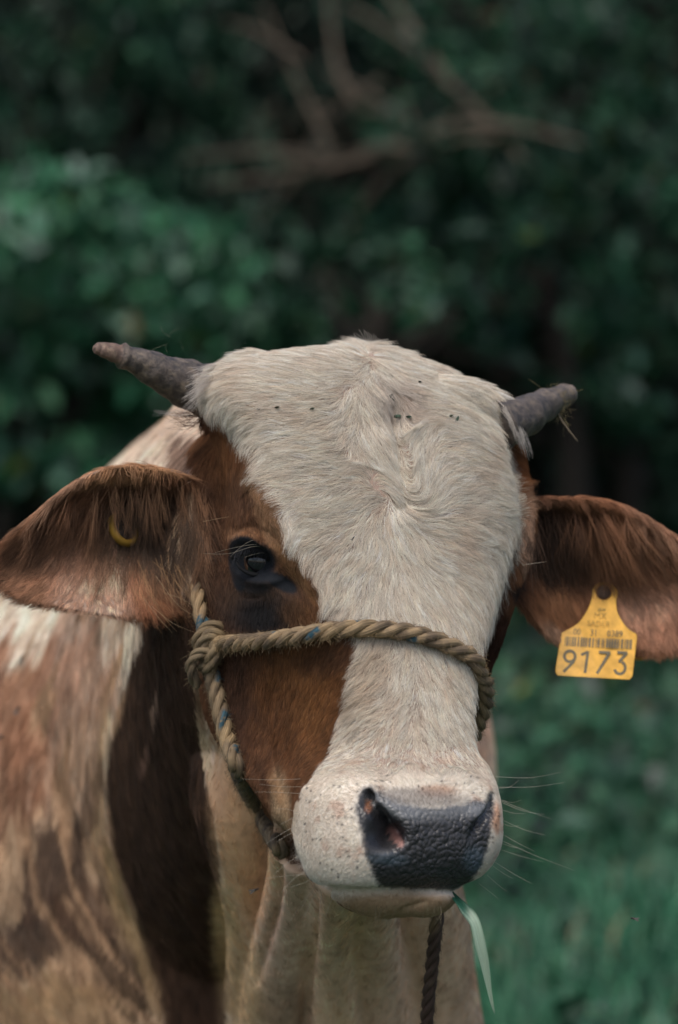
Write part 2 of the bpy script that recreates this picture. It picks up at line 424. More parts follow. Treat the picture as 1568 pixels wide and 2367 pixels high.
def coat(p, lb):
    u, v = UV(p); nz = len(p)
    n1 = fbm(p, .35, 3); n2 = fbm(p, 1.6, 11); st_ = fbm(p*np.array([1.0, .35, .22]), .9, 21); st2 = fbm(p*np.array([1.0, .3, .2]), .35, 33)
    uj = u+n2*7+n1*8; vj = v+fbm(p, 1.6, 17)*7
    # --- head
    h = np.tile(np.array([.15, .066, .028]), (nz, 1))
    for cu, cv, ru, rv, an, so, col, w in [
        (520,1040,50,110,0,1,(.22,.095,.036),.9), (470,950,30,45,0,1,(.09,.035,.015),.8),
        (480,1350,50,230,0,1.2,(.075,.034,.017),.9), (560,1140,40,60,0,1,(.10,.05,.028),.6),
        (622,1190,26,110,-22,1,(.33,.19,.10),.95), (560,1235,40,14,0,1,(.36,.19,.10),.8), (690,1330,14,80,-35,1,(.26,.14,.06),.8),
        (640,1345,34,24,30,.8,(.30,.16,.08),0), (600,1400,90,75,0,1.2,(.065,.045,.035),.85), (605,1432,82,40,0,1.1,(.012,.012,.014),.97),
        (700,1420,50,30,0,1,(.15,.07,.025),.6),
        (545,1620,50,150,0,1.2,(.07,.032,.017),.85), (700,1620,85,120,0,1.3,(.24,.105,.034),.85), (640,1700,50,110,0,1.2,(.15,.065,.028),.6),
        (740,1535,60,30,0,1,(.09,.042,.022),.6), (600,1810,35,60,0,1,(.11,.05,.024),.6), (650,1870,22,80,-6,1,(.42,.30,.18),.9), (640,1830,14,40,-25,1,(.34,.2,.1),.7),
        (1150,1480,40,90,0,1,(.06,.022,.012),.95), (1222,1240,16,110,0,.8,(.44,.28,.19),.95), (1195,1370,14,20,0,1,(.02,.015,.015),.9),
        (1205,1040,30,80,0,1,(.30,.11,.035),.9), (1110,1690,9,60,0,1,(.12,.05,.03),.7)]:
        h = mixc(h, col, blob(uj, vj, cu, cv, ru, rv, an, so)*w)
    h *= (1+.35*n2+.25*st_)[:, None]
    m = smooth01((blob(u+n2*3, v, 588, 1296, 52, 42, 12, .6)+blob(u+n2*3, v, 560, 1258, 30, 20, 0, .6)+blob(u, v, 655, 1348, 38, 17, 32, .6)+blob(u, v, 592, 1350, 42, 26, 0, .8)*.7+blob(u, v, 545, 1320, 14, 50, -12, .8)*.8))
    h = mixc(h, (.014, .016, .02), m)
    wsd = poly_sd(u+n2*9, v+fbm(p, 1.3, 41)*12, WHITE_FACE)
    cream = np.tile(np.array([.81, .735, .63]), (nz, 1))
    cream = mixc(cream, (.58, .47, .37), (n1*.9+st_*.6).clip(0, 1)*.6)
    cream = mixc(cream, (.46, .41, .37), blob(u, v, 925, 935, 55, 50, 0, 1.2)*.6)  # greyer forehead groove, crease shade put into the coat colour
    cream = mixc(cream, (.52, .40, .27), blob(uj, vj, 850, 1570, 40, 90, 20, 1.2)*.4)
    cream = mixc(cream, (.60, .43, .33), smooth01((fbm(p, .9, 51)-.2)/.3)*blob(u, v, 960, 1900, 260, 170, 0, .8)*.75)
    cream = mixc(cream, (.56, .38, .27), blob(u, v, 1010, 1828, 40, 14, 0, 1)*.9)
    cream = mixc(cream, (.58, .34, .22), blob(u, v, 1148, 1890, 9, 34, 0, 1)*.9)
    cream = mixc(cream, (.46, .31, .18), blob(u, v, 920, 2098, 170, 36, 0, .8)*.95)
    cream = mixc(cream, (.45, .34, .22), blob(u, v, 655, 1850, 30, 90, 0, 1)*.8)
    cream = mixc(cream, (.22, .2, .19), blob(u+n2*6, v+n2*4, 960, 1842, 110, 22, 3, 1)*.7)
    h = mixc(h, cream, smooth01(wsd/5+.5))
    sp = np.zeros(nz)
    for cu, cv in DOTS: sp = np.maximum(sp, blob(u, v, cu, cv, 2.3, 2.1, 0, .8))
    h = mixc(h, (.05, .045, .04), sp*.85)
    psd = poly_sd(u+n2*6+fbm(p, 5, 61)*5, v+n1*5+fbm(p, 5, 67)*6, PAD)
    pad = smooth01(psd/(13+20*(v < 1862)*(u > 880)*(u < 1090))+.5)
    padc = np.tile(np.array([.034, .033, .035]), (nz, 1))
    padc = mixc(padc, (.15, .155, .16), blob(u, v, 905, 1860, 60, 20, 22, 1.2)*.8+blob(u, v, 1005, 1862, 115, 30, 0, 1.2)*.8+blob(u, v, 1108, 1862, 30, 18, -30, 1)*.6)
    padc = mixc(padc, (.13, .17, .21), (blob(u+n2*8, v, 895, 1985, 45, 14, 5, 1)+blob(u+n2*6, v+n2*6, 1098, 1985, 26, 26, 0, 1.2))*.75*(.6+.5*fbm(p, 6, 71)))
    padc = mixc(padc, (.045, .033, .028), blob(u, v, 960, 2040, 130, 18, 0, 1)*.7)
    padc = mixc(padc, (.012, .012, .014), blob(u, v, 868, 1920, 32, 55, -8, .8)*.95)
    padc = mixc(padc, (.36, .20, .175), blob(u, v, 917, 1934, 9, 27, -32, .5)); padc = mixc(padc, (.008, .008, .009), blob(u, v, 1137, 1862, 7, 26, 8, .7)); padc = mixc(padc, (.20, .09, .05), blob(u, v, 851, 1862, 7, 17, 0, .6))
    h = mixc(h, padc, pad)
    # --- ears
    e = np.tile(np.array([.17, .08, .042]), (nz, 1))
    for cu, cv, ru, rv, an, so, col, w in [
        (300,1090,240,30,-4,1,(.36,.21,.12),.9), (110,1150,170,22,-35,1,(.40,.25,.17),.9),
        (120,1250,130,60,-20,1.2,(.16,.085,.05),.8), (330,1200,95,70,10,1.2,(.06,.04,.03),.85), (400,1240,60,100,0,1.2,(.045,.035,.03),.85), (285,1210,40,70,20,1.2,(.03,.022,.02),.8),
        (130,1350,150,50,0,1.1,(.34,.20,.13),.8), (235,1365,95,62,0,1.1,(.64,.45,.36),.95), (330,1370,28,60,-15,1,(.36,.15,.08),.8), (180,1300,60,40,0,1.2,(.36,.22,.16),.6), (200,1390,80,20,0,1,(.42,.27,.2),.7),
        (60,1290,40,40,0,1.2,(.14,.075,.045),.8),
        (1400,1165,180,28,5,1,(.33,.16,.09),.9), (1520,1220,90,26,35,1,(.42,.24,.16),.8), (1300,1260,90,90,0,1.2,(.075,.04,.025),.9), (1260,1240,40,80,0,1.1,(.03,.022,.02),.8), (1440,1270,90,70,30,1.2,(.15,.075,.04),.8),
        (1500,1400,110,75,15,1.1,(.46,.28,.20),.95), (1290,1430,70,60,30,1.1,(.26,.13,.065),.8), (1300,1480,60,20,35,1,(.36,.24,.17),.8), (1500,1330,70,40,30,1.2,(.24,.12,.07),.8), (1560,1470,90,40,0,1,(.33,.18,.12),.8), (1200,1330,22,60,0,1,(.02,.016,.016),.9)]:
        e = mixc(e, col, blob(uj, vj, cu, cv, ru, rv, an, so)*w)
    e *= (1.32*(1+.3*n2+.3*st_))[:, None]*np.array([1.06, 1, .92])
    # --- neck and body
    su = u+st2*30+st_*10; sv = v+n1*40
    lean = np.interp(v, [1300, 1750, 2050, 2400], [.42, .2, -.05, -.5]); q_ = np.stack([(u+lean*(v-1750))/17, v/150, p[:, 1]*.02], 1); streak = fbm(q_, 1, 91, 3)*1.5+fbm(q_*np.array([3.2, 2, 1]), 1, 95, 2)*.5
    b = np.tile(np.array([.42, .29, .19]), (nz, 1))
    b = mixc(b, (.54, .46, .39), smooth01(streak*1.5+.3)*.65)
    b = mixc(b, (.17, .10, .06), smooth01(-streak*2-.25)*.6*(v > 1250))
    for cu, cv, ru, rv, an, so, col, w in [
        (330,1010,190,130,-25,1,(.56,.47,.40),.95), (50,1450,150,110,10,1,(.64,.57,.49),1.0), (430,1070,45,50,0,1,(.15,.085,.06),.8),
        (240,1500,22,150,24,1,(.56,.49,.42),.8), (310,1490,26,120,20,1,(.54,.48,.41),.9), (150,1500,40,120,20,1.2,(.30,.19,.14),.7), (215,1490,14,60,15,1,(.16,.11,.08),.6),
        (30,1640,80,130,15,1.2,(.26,.145,.092),.95), (70,1780,55,110,15,1.2,(.25,.13,.08),.9), (20,1880,60,100,10,1.2,(.15,.08,.05),.8),
        (190,1600,60,110,20,1.3,(.40,.25,.18),.7), (170,1800,60,130,14,1.3,(.44,.31,.23),.7), (225,1820,16,150,4,1,(.42,.30,.19),.9), (245,1750,9,90,2,1,(.52,.42,.31),.9),
        (200,1880,22,100,8,1,(.10,.06,.04),.7), (110,2020,90,110,10,1.1,(.055,.034,.024),.95), (60,2180,130,70,-10,1.2,(.05,.03,.022),.9), (200,2130,80,90,-20,1.2,(.07,.04,.026),.85), (30,2020,40,100,8,1,(.38,.27,.18),.7),
        (130,2330,200,70,-8,1.4,(.27,.18,.10),.85), (265,2060,22,150,-18,1,(.34,.24,.13),.85), (280,2250,70,90,-20,1.2,(.05,.03,.02),.85), (330,2200,18,120,-15,1,(.38,.27,.15),.8)]:
        bw = blob(su, sv, cu, cv, ru, rv, an, so); b = mixc(b, col, smooth01((bw*1.15+streak*1.0*(bw > 0)-.2)/.62)*w)
    dk = poly_sd(u+streak*9+n2*4, v+n1*20, NECK_DARK)
    b = mixc(b, (.042, .023, .014), smooth01(dk/12+.5))
    for cu, cv, ru, rv, an, so, col, w in [
        (357,1645,6,42,6,.7,(.40,.27,.2),.8), (335,1760,7,45,14,1,(.20,.12,.09),.6), (400,1560,40,160,0,1.2,(.055,.03,.02),.6),
        (575,1960,70,190,-8,.9,(.54,.35,.21),.95), (520,2150,30,100,0,1,(.42,.31,.17),.9), (570,2280,50,120,0,1,(.40,.29,.17),.9),
        (474,1730,9,95,-8,.7,(.50,.40,.28),.95), (505,1840,20,60,-10,1,(.40,.26,.17),.9), (470,1600,14,110,0,1,(.12,.07,.04),.8),
        (690,2200,80,200,0,1,(.54,.39,.30),.95), (660,2330,60,60,0,1.2,(.30,.20,.14),.6), (760,2250,40,200,0,1,(.53,.38,.26),.9),
        (815,2250,30,250,3,1,(.50,.34,.19),.9), 
        (950,2280,150,220,0,.8,(.52,.36,.25),.95), (1130,1750,40,140,0,1,(.44,.30,.23),.9), (1150,1850,22,160,0,1,(.56,.47,.38),.8)]:
        b = mixc(b, col, blob(uj, vj, cu, cv, ru, rv, an, so)*w)
    b *= (1.3*(1+.22*n2+.30*st_))[:, None]*np.array([1.05, 1, .93])
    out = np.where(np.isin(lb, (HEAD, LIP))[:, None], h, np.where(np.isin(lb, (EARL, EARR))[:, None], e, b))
    pad = np.where(np.isin(lb, (HEAD, LIP)), pad, 0)
    bare = np.where(np.isin(lb, (HEAD, LIP)), np.maximum(pad, m), 0)
    bare = bare*(1-.75*np.isin(lb, (HEAD, LIP))*(1-smooth01((v-1845)/25))*(u > 880)*(u < 1125)); return out.clip(.004, .8), pad, bare
DOTS = [(random.uniform(700, 830), random.uniform(1800, 2040)) for _ in range(26)]+[(random.uniform(860, 1140), random.uniform(1778, 1836)) for _ in range(20)]+[(random.uniform(1135, 1155), random.uniform(1860, 2040)) for _ in range(8)]+[(random.uniform(780,830), random.uniform(1880,2040)) for _ in range(16)]
bcol, bpad, bbare = coat(P, lab)
# blend colours across the label seam so no hard line shows in the skin
seam = wb.copy(); seam[bpad > .05] = 0; seam[(V_ > 1400) & (P[:, 1] < 0)] = 0
for _ in range(10): bcol = bcol+(lap(bcol)-bcol)*(seam[:, None]*.8)

mskin, nt, pb = nmat('hide')
ac = attr_col(nt, 'col'); ap = attr_col(nt, 'pad')
nz = N(nt, 'ShaderNodeTexNoise'); nz.inputs['Scale'].default_value = 900; nz.inputs['Detail'].default_value = 3
tc = N(nt, 'ShaderNodeNewGeometry')
nt.links.new(tc.outputs['Position'], nz.inputs['Vector'])
vo = N(nt, 'ShaderNodeTexVoronoi', feature='SMOOTH_F1'); vo.inputs['Scale'].default_value = 260; vo.inputs['Smoothness'].default_value = .35; vo.inputs['Randomness'].default_value = 1
wrp = N(nt, 'ShaderNodeTexNoise'); wrp.inputs['Scale'].default_value = 60; wrp.inputs['Detail'].default_value = 1
nt.links.new(tc.outputs['Position'], wrp.inputs['Vector'])
va = N(nt, 'ShaderNodeVectorMath', operation='MULTIPLY_ADD'); va.inputs[1].default_value = (.008, .008, .008)
nt.links.new(wrp.outputs['Color'], va.inputs[0]); nt.links.new(tc.outputs['Position'], va.inputs[2]); nt.links.new(va.outputs[0], vo.inputs['Vector'])
pw = N(nt, 'ShaderNodeMath', operation='POWER'); pw.inputs[1].default_value = 1.6; nt.links.new(vo.outputs['Distance'], pw.inputs[0])
rl = attr_col(nt, 'relief'); mu = N(nt, 'ShaderNodeMath', operation='MULTIPLY'); nt.links.new(pw.outputs[0], mu.inputs[0]); nt.links.new(rl.outputs['Fac'], mu.inputs[1])
b1 = N(nt, 'ShaderNodeBump', invert=True); b1.inputs['Strength'].default_value = .8; b1.inputs['Distance'].default_value = .0026; nt.links.new(mu.outputs[0], b1.inputs['Height'])
b2 = N(nt, 'ShaderNodeBump'); b2.inputs['Strength'].default_value = .25; b2.inputs['Distance'].default_value = .0006; nt.links.new(nz.outputs['Fac'], b2.inputs['Height']); nt.links.new(b1.outputs[0], b2.inputs['Normal'])
nt.links.new(b2.outputs[0], pb.inputs['Normal'])
# base colour comes from the colour attribute alone
nt.links.new(ac.outputs['Color'], pb.inputs['Base Color'])
rr = N(nt, 'ShaderNodeMapRange'); rr.inputs['To Min'].default_value = .75; rr.inputs['To Max'].default_value = .38; nt.links.new(ap.outputs['Fac'], rr.inputs['Value']); wr = N(nt, 'ShaderNodeMath', operation='MULTIPLY_ADD'); wr.inputs[1].default_value = .5; nt.links.new(wrp.outputs['Fac'], wr.inputs[0]); wr2 = N(nt, 'ShaderNodeMath', operation='SUBTRACT'); nt.links.new(rr.outputs[0], wr2.inputs[0]); wr2.inputs[1].default_value = .25; nt.links.new(wr2.outputs[0], wr.inputs[2]); nt.links.new(wr.outputs[0], pb.inputs['Roughness'])
sp_ = N(nt, 'ShaderNodeMapRange'); sp_.inputs['To Min'].default_value = .2; sp_.inputs['To Max'].default_value = .55; nt.links.new(ap.outputs['Fac'], sp_.inputs['Value']); nt.links.new(sp_.outputs[0], pb.inputs['Specular IOR Level'])

cow = empty('cow', (W(np.array([[-10, 60, 0]]))[0][0], DIST+.6, 0), 'brown and cream young bull with short horns and rope halter facing the camera', 'cow')
body = mesh_obj('body', P, Q.tolist(), mskin, cow)
def setcol(me, name, arr, dom='POINT'):
    a = me.attributes.new(name, 'FLOAT_COLOR', dom); x = np.ones((len(arr), 4), np.float32); x[:, :3] = arr; a.data.foreach_set('color', x.ravel())
def setf(me, name, arr, dom='POINT'):
    a = me.attributes.new(name, 'FLOAT', dom); a.data.foreach_set('value', np.asarray(arr, np.float32))
lum = bcol.mean(1); under = mixc(bcol*.62, (.33, .24, .19), smooth01((lum-.3)/.15)); short = np.maximum(smooth01((V_-1760)/60)*(np.isin(lab, (HEAD, LIP))), np.isin(lab, (NECK, BODY)))
under = mixc(under, bcol*.9, short) if False else under+(bcol*.88-under)*short[:, None]
under = under+(bcol-under)*smooth01(bbare*2)[:, None]
relief = bpad*smooth01((V_-1862)/50)*(1-blob(U_, V_, 872, 1925, 40, 62, -8, .7))
relief = relief+bpad*.5*(1-smooth01((V_-1862)/50))
setcol(body.data, 'col', under); setf(body.data, 'pad', bpad); setf(body.data, 'relief', relief)
# ------------------------------------------------------------------ fur: hair curves that follow the lie of the coat
G = [ # u, v, right, down
 (480,840,-1,.05),(600,815,-1,-.02),(720,805,-.9,-.1),(800,800,-.5,-.35),(845,790,0,-1),(900,805,.6,-.3),(1000,835,.9,.1),(1100,875,.9,.35),(1180,920,.7,.8),
 (470,900,-1,.25),(560,880,-1,.12),(680,870,-1,.1),(790,860,-.7,.25),(850,850,-.15,.6),(900,860,.3,.7),(960,880,.9,.15),(1060,900,1,.12),(1140,930,.9,.5),(1195,980,.3,1),
 (500,950,-.8,.6),(600,950,-1,.25),(720,950,-1,.25),(820,930,-.5,.8),(860,965,.25,1),(880,930,.1,1),(930,960,.25,1),(990,950,.9,-.1),(1070,970,1,.1),(1150,1000,.9,.5),
 (560,1010,-.9,.5),(660,1030,-1,.3),(760,1030,-1,.25),(800,1000,-.6,.7),(845,1020,.2,1),(885,1060,.5,1),(925,1060,.25,1),(960,1040,.3,-1),(985,1010,.5,-.8),(1050,1040,.9,-.25),(1140,1060,1,.15),
 (590,1090,-1,.35),(680,1110,-1,.45),(770,1110,-1,.2),(815,1110,-.9,.3),(850,1105,-.6,-.5),(875,1108,.9,.1),(900,1115,.6,.8),(935,1115,.2,1),(965,1110,.1,-1),(1000,1090,.4,-.9),(1060,1100,.95,-.25),(1150,1120,1,.05),(1200,1130,1,.3),
 (640,1170,-.9,.6),(720,1180,-1,.5),(800,1160,-.9,.4),(850,1150,-.8,.4),(890,1145,-.5,-.5),(912,1138,.7,.8),(935,1165,.6,.7),(960,1175,1,.1),(990,1155,.5,-.8),(1030,1165,.85,-.5),(1100,1180,1,-.1),(1180,1200,.95,.2),
 (680,1240,-.8,.7),(760,1240,-.9,.7),(840,1210,-.7,.7),(900,1190,-.35,.8),(925,1195,.2,1),(950,1205,.8,.6),(990,1200,1,-.1),(1050,1230,.95,.15),(1130,1250,.95,.2),(1190,1270,.6,.6),
 (710,1310,-.6,.8),(790,1300,-.7,.8),(860,1280,-.4,.95),(920,1260,0,1),(960,1270,.4,.9),(1020,1290,.8,.55),(1100,1310,.9,.45),(1170,1330,.4,.9),
 (770,1400,-.5,.9),(840,1370,-.45,.95),(900,1360,-.1,1),(960,1360,.2,1),(1020,1380,.45,.9),(1090,1400,.6,.8),(1140,1420,.2,1),
 (860,1470,-.3,1),(960,1470,.1,1),(1060,1480,.3,1),(860,1560,-.75,.7),(930,1560,-.4,.95),(1000,1560,.15,1),(1080,1570,.35,1),
 (840,1650,-.8,.6),(920,1660,-.5,.85),(1000,1670,.1,1),(1080,1680,.3,1),(800,1740,-.8,.5),(900,1740,-.4,.9),(1000,1750,.05,1),(1090,1750,.3,1),
 (740,1820,-.9,.35),(830,1800,-.6,-.3),(720,1900,-.9,.5),(800,1900,-1,.2),(720,1990,-.7,.8),(800,2000,-.8,.6),(1145,1850,.9,.3),(1145,1950,.8,.6),(1120,2040,.5,.9),(960,1810,0,-.6),(1060,1810,.2,-.4),
 (850,2090,-.2,1),(950,2100,.1,1),
 (470,960,-.3,1),(470,1010,-.1,1),(520,1040,-.05,1),(480,1110,0,1),(530,1110,.1,1),(560,1060,-.2,1),(500,1200,0,1),(580,1180,.3,1),(640,1230,.4,1),(680,1320,.5,1),(720,1390,.4,1),(560,1220,.3,.3),
 (480,1400,-.05,1),(540,1400,-.05,1),(620,1410,.05,1),(700,1440,.2,1),(560,1550,-.1,1),(650,1560,-.35,1),(750,1550,-.5,1),(560,1650,-.05,1),(650,1660,-.35,1),(740,1660,-.5,1),(600,1780,-.1,1),(670,1760,-.4,1),(640,1860,-.1,1),(660,1930,-.1,1),
 (1215,1240,.3,1),(1190,1350,.3,1),(1150,1480,0,1),(1200,1060,.6,.8)]
GE = [(450,1130,.0,1),(380,1100,-.1,1),(300,1095,-.15,1),(230,1100,-.35,1),(150,1140,-.6,.9),(80,1210,-.8,.7),(20,1270,-.8,.3),
 (430,1220,.05,1),(350,1200,-.12,1),(280,1200,-.3,1),(200,1210,-.6,.8),(120,1260,-.9,.5),(60,1320,-1,.1),(400,1320,.2,1),(330,1330,.3,1),(270,1320,.0,1),(210,1330,-.2,.9),(140,1340,-.6,.7),(80,1370,-.8,.5),(300,1400,.2,1),(220,1400,-.1,1),(130,1385,-.4,1),(370,1390,.35,1),
 (1240,1170,.5,.8),(1320,1170,.4,.9),(1400,1180,.5,.9),(1480,1210,.6,.8),(1560,1270,.7,.7),(1230,1270,.1,1),(1300,1280,.3,1),(1380,1290,.4,1),(1460,1310,.6,.85),(1540,1340,.8,.5),(1230,1380,.3,1),(1300,1400,.3,1),(1380,1420,.2,1),(1460,1430,.3,.9),(1540,1440,.2,1),(1330,1480,.4,1),(1420,1490,.2,1),(1500,1490,0,1)]
GB = [(330,960,-.9,.35),(430,980,-.9,.3),(250,1060,-.9,.6),(450,1080,-.3,1),(30,1450,-.35,1),(150,1480,-.35,1),(280,1480,-.35,1),(400,1500,-.05,1),(60,1650,-.25,1),(200,1650,-.3,1),(320,1650,-.15,1),(430,1650,0,1),
 (60,1850,-.2,1),(200,1850,-.1,1),(350,1850,.05,1),(470,1850,.15,1),(60,2050,-.05,1),(200,2050,.2,1),(350,2050,.1,1),(470,2050,0,1),(60,2250,.45,1),(200,2250,.4,1),(350,2250,.2,1),(500,2250,0,1),
 (560,1900,.05,1),(570,2100,0,1),(580,2300,-.1,1),(690,2050,0,1),(660,2250,-.15,1),(760,2150,0,1),(760,2350,.05,1),(900,2200,0,1),(950,2350,0,1),(1130,1700,.2,1),(1150,1900,0,1),(1040,2200,-.1,1)]
GS = 8.0
def flow_grid(g, sig):
    g = np.array(g, float); d = g[:, 2:]/np.linalg.norm(g[:, 2:], axis=1)[:, None]
    x = np.arange(-160, 1800, GS); y = np.arange(640, 2900, GS); X, Y = np.meshgrid(x, y, indexing='ij'); F = np.zeros(X.shape+(2,)); Wt = np.zeros(X.shape)
    for (a, b), q in zip(g[:, :2], d):
        r2 = (X-a)**2+(Y-b)**2; w = np.exp(-r2/(2*sig*sig))+1e-6/(1+r2/1e4)**2
        F += w[..., None]*q; Wt += w
    return F/Wt[..., None]
FG = [flow_grid(G, 19), flow_grid(GE, 45), flow_grid(GB, 90)]
def flow(F, u, v):
    x = np.clip((u+160)/GS, 0, F.shape[0]-1.01); y = np.clip((v-640)/GS, 0, F.shape[1]-1.01); i, j = x.astype(int), y.astype(int); a, b = (x-i)[:, None], (y-j)[:, None]
    f = F[i, j]*(1-a)*(1-b)+F[i+1, j]*a*(1-b)+F[i, j+1]*(1-a)*b+F[i+1, j+1]*a*b
    return f/(np.linalg.norm(f, axis=1)[:, None]+1e-6)

mh, nt, pb = nmat('hair')
nt.nodes.remove(pb); out = nt.nodes['Material Output']
ac = attr_col(nt, 'col')
hi = N(nt, 'ShaderNodeHairInfo')
dif = N(nt, 'ShaderNodeBsdfDiffuse'); trl = N(nt, 'ShaderNodeBsdfTranslucent'); gl = N(nt, 'ShaderNodeBsdfHair', component='Reflection'); gl.inputs['RoughnessU'].default_value = .35; gl.inputs['RoughnessV'].default_value = .8
gc = N(nt, 'ShaderNodeMix', data_type='RGBA'); gc.inputs['Factor'].default_value = .35; gc.inputs['B'].default_value = (.85, .85, .85, 1)
nt.links.new(ac.outputs['Color'], gc.inputs['A']); nt.links.new(gc.outputs['Result'], gl.inputs['Color'])
nt.links.new(ac.outputs['Color'], dif.inputs['Color']); nt.links.new(ac.outputs['Color'], trl.inputs['Color'])
m1 = N(nt, 'ShaderNodeMixShader'); m1.inputs[0].default_value = .18; nt.links.new(dif.outputs[0], m1.inputs[1]); nt.links.new(trl.outputs[0], m1.inputs[2])
m2 = N(nt, 'ShaderNodeMixShader'); m2.inputs[0].default_value = .07; nt.links.new(m1.outputs[0], m2.inputs[1]); nt.links.new(gl.outputs[0], m2.inputs[2])
nt.links.new(m2.outputs[0], out.inputs['Surface'])

qa = np.linalg.norm(np.cross(P[Q[:, 2]]-P[Q[:, 0]], P[Q[:, 3]]-P[Q[:, 1]]), axis=1)*.5
qc = P[Q].mean(1); qn = NV[Q].mean(1); qu, qv = UV(qc); ql = lab[Q[:, 0]]
def curves_obj(name, pts, rad, col, mat, parent, cm=True):
    """pts (n, k, 3), rad (n, k), col (n, 3)"""
    nn, k, _ = pts.shape
    cu = bpy.data.hair_curves.new(name); cu.add_curves([k]*nn)
    cu.attributes['position'].data.foreach_set('vector', (W(pts.reshape(-1, 3)) if cm else pts.reshape(-1, 3)).astype(np.float32).ravel())
    if 'radius' not in cu.attributes: cu.attributes.new('radius', 'FLOAT', 'POINT')
    cu.attributes['radius'].data.foreach_set('value', (np.broadcast_to(rad, (nn, k))*.01).astype(np.float32).ravel())
    c4 = np.ones((nn, 4), np.float32); c4[:, :3] = col; cu.attributes.new('col', 'FLOAT_COLOR', 'CURVE').data.foreach_set('color', c4.ravel())
    cu.materials.append(mat)
    o = bpy.data.objects.new(name, cu); C.objects.link(o)
    if parent is not None: o.parent = parent; o.matrix_parent_inverse = parent_inv(parent)
    return o
def grow(name, N_, w, length, F, rad=.012, lift=.28, clump=.55, nclump=9, jit=.14, wav=.45, steps=6, seed=1, droop=0.0, cvar=.2, warm=.0, cj_=.12):
    r = np.random.default_rng(seed)
    pr = qa*w; pr = pr/pr.sum(); qi = r.choice(len(Q), N_, p=pr)
    s, t = r.random(N_)[:, None], r.random(N_)[:, None]; c = P[Q[qi]]; nn = NV[Q[qi]]
    bl = lambda a: a[:, 0]*(1-s)*(1-t)+a[:, 1]*s*(1-t)+a[:, 2]*s*t+a[:, 3]*(1-s)*t
    p0 = bl(c); n0 = bl(nn); n0 /= np.linalg.norm(n0, axis=1)[:, None]; lb = lab[Q[qi, 0]]
    u, v = UV(p0); _, pad, bare = coat(p0, lb)
    ng = max(1, N_//nclump); kd2 = kdtree.KDTree(ng)
    for i in range(ng): kd2.insert(p0[i], i)
    kd2.balance(); gi = np.array([kd2.find(x)[1] for x in p0.tolist()])
    L = length(u, v, p0, lb)*(.7+.5*r.random(N_))*(1-.93*bare)*(.75+.5*r.random(ng))[gi]
    ang = fbm(p0, .55, seed+5, 2)*wav+r.normal(0, jit, N_)+r.normal(0, cj_, ng)[gi]
    pts = np.zeros((N_, steps, 3)); pts[:, 0] = p0-n0*.03; p = p0.copy()
    for k in range(1, steps):
        uu, vv = UV(p); f = flow(F, uu, vv); ca, sa = np.cos(ang), np.sin(ang)
        fx = f[:, 0]*ca-f[:, 1]*sa; fy = f[:, 0]*sa+f[:, 1]*ca
        d = np.stack([fx, np.zeros(N_), -fy], 1)
        # on sides turned away the lie runs back along the animal
        d = d-n0*(d*n0).sum(1)[:, None]; d /= np.linalg.norm(d, axis=1)[:, None]+1e-6
        sfr = (k-.5)/(steps-1); lf = lift*(1.9-1.9*sfr)*.62
        d = d+n0*lf; d[:, 2] -= droop*sfr; d /= np.linalg.norm(d, axis=1)[:, None]
        p = p+d*(L/(steps-1))[:, None]; pts[:, k] = p
    mid = pts[:, steps//2]; col, _, _ = coat(mid, lb); off = (p0-p0[gi])
    for k in range(1, steps):
        a = (clump*(k/(steps-1))**1.2)*(.5+.5*r.random(N_)); tgt = pts[gi, k]+off*.12
        pts[:, k] += (tgt-pts[:, k])*np.minimum(a, .95)[:, None]
    shf = 1-.7*smooth01((v-1755)/50)*np.isin(lb, (HEAD, LIP)); cj = 1+(.16*r.normal(0, 1, N_)+cvar*r.normal(0, 1, ng)[gi])*shf-.03
    wt = (warm*shf*r.random(ng)[gi]**2)[:, None]; col = col*(1-wt)+col*np.array([.86, .72, .60])*wt
    col = (col*cj.clip(.5, 1.5)[:, None]).clip(.004, .85)
    tp = np.linspace(1, .25, steps)[None]*(rad*(.75+.5*r.random(N_)))[:, None]
    return curves_obj(name, pts, tp, col, mh, cow)
front = np.where(qn[:, 1] < .35, 1.0, .12)
ish = np.isin(ql, (HEAD, LIP)); ise = np.isin(ql, (EARL, EARR))
def len_head(u, v, p, lb):
    L = np.full(len(u), .75)
    white = smooth01(poly_sd(u, v, WHITE_FACE)/10)
    L = L+white*1.05*(v < 1470)
    L = L+white*.75*(v > 1470)*(1-smooth01((v-1620)/130))
    L = L*(1-.62*smooth01((v-1690)/150))
    L = L+.5*blob(u, v, 500, 1030, 70, 120, 0, 1)
    L = L*(1-.5*blob(u, v, 590, 1300, 80, 80, 0, .8))
    L = L+.4*(v < 815)*(abs(u-845) < 60)
    return L
def len_ear(u, v, p, lb):
    L = np.full(len(u), 1.1)
    L = L+1.9*blob(u, v, 350, 1190, 130, 110, 0, 1)+1.3*blob(u, v, 330, 1330, 60, 90, 0, 1)+.5*blob(u, v, 150, 1250, 140, 90, 0, 1)
    L = L+1.6*blob(u, v, 1330, 1290, 130, 110, 0, 1)
    return L*(1-.45*blob(u, v, 220, 1400, 110, 40, 0, 1))
grow('fur', int(340000*HQ), ish*front*np.where((qv > 700), 1, 0)*np.where(qv > 1770, 1.5, 1), len_head, FG[0], rad=.0125, lift=.25, clump=.62, nclump=8, wav=.5, jit=.19, seed=3, cvar=.13, warm=.55)
grow('fur', int(85000*HQ), ise*1.0, len_ear, FG[1], rad=.014, lift=.3, clump=.6, nclump=9, jit=.2, seed=5, droop=.25, cvar=.3)
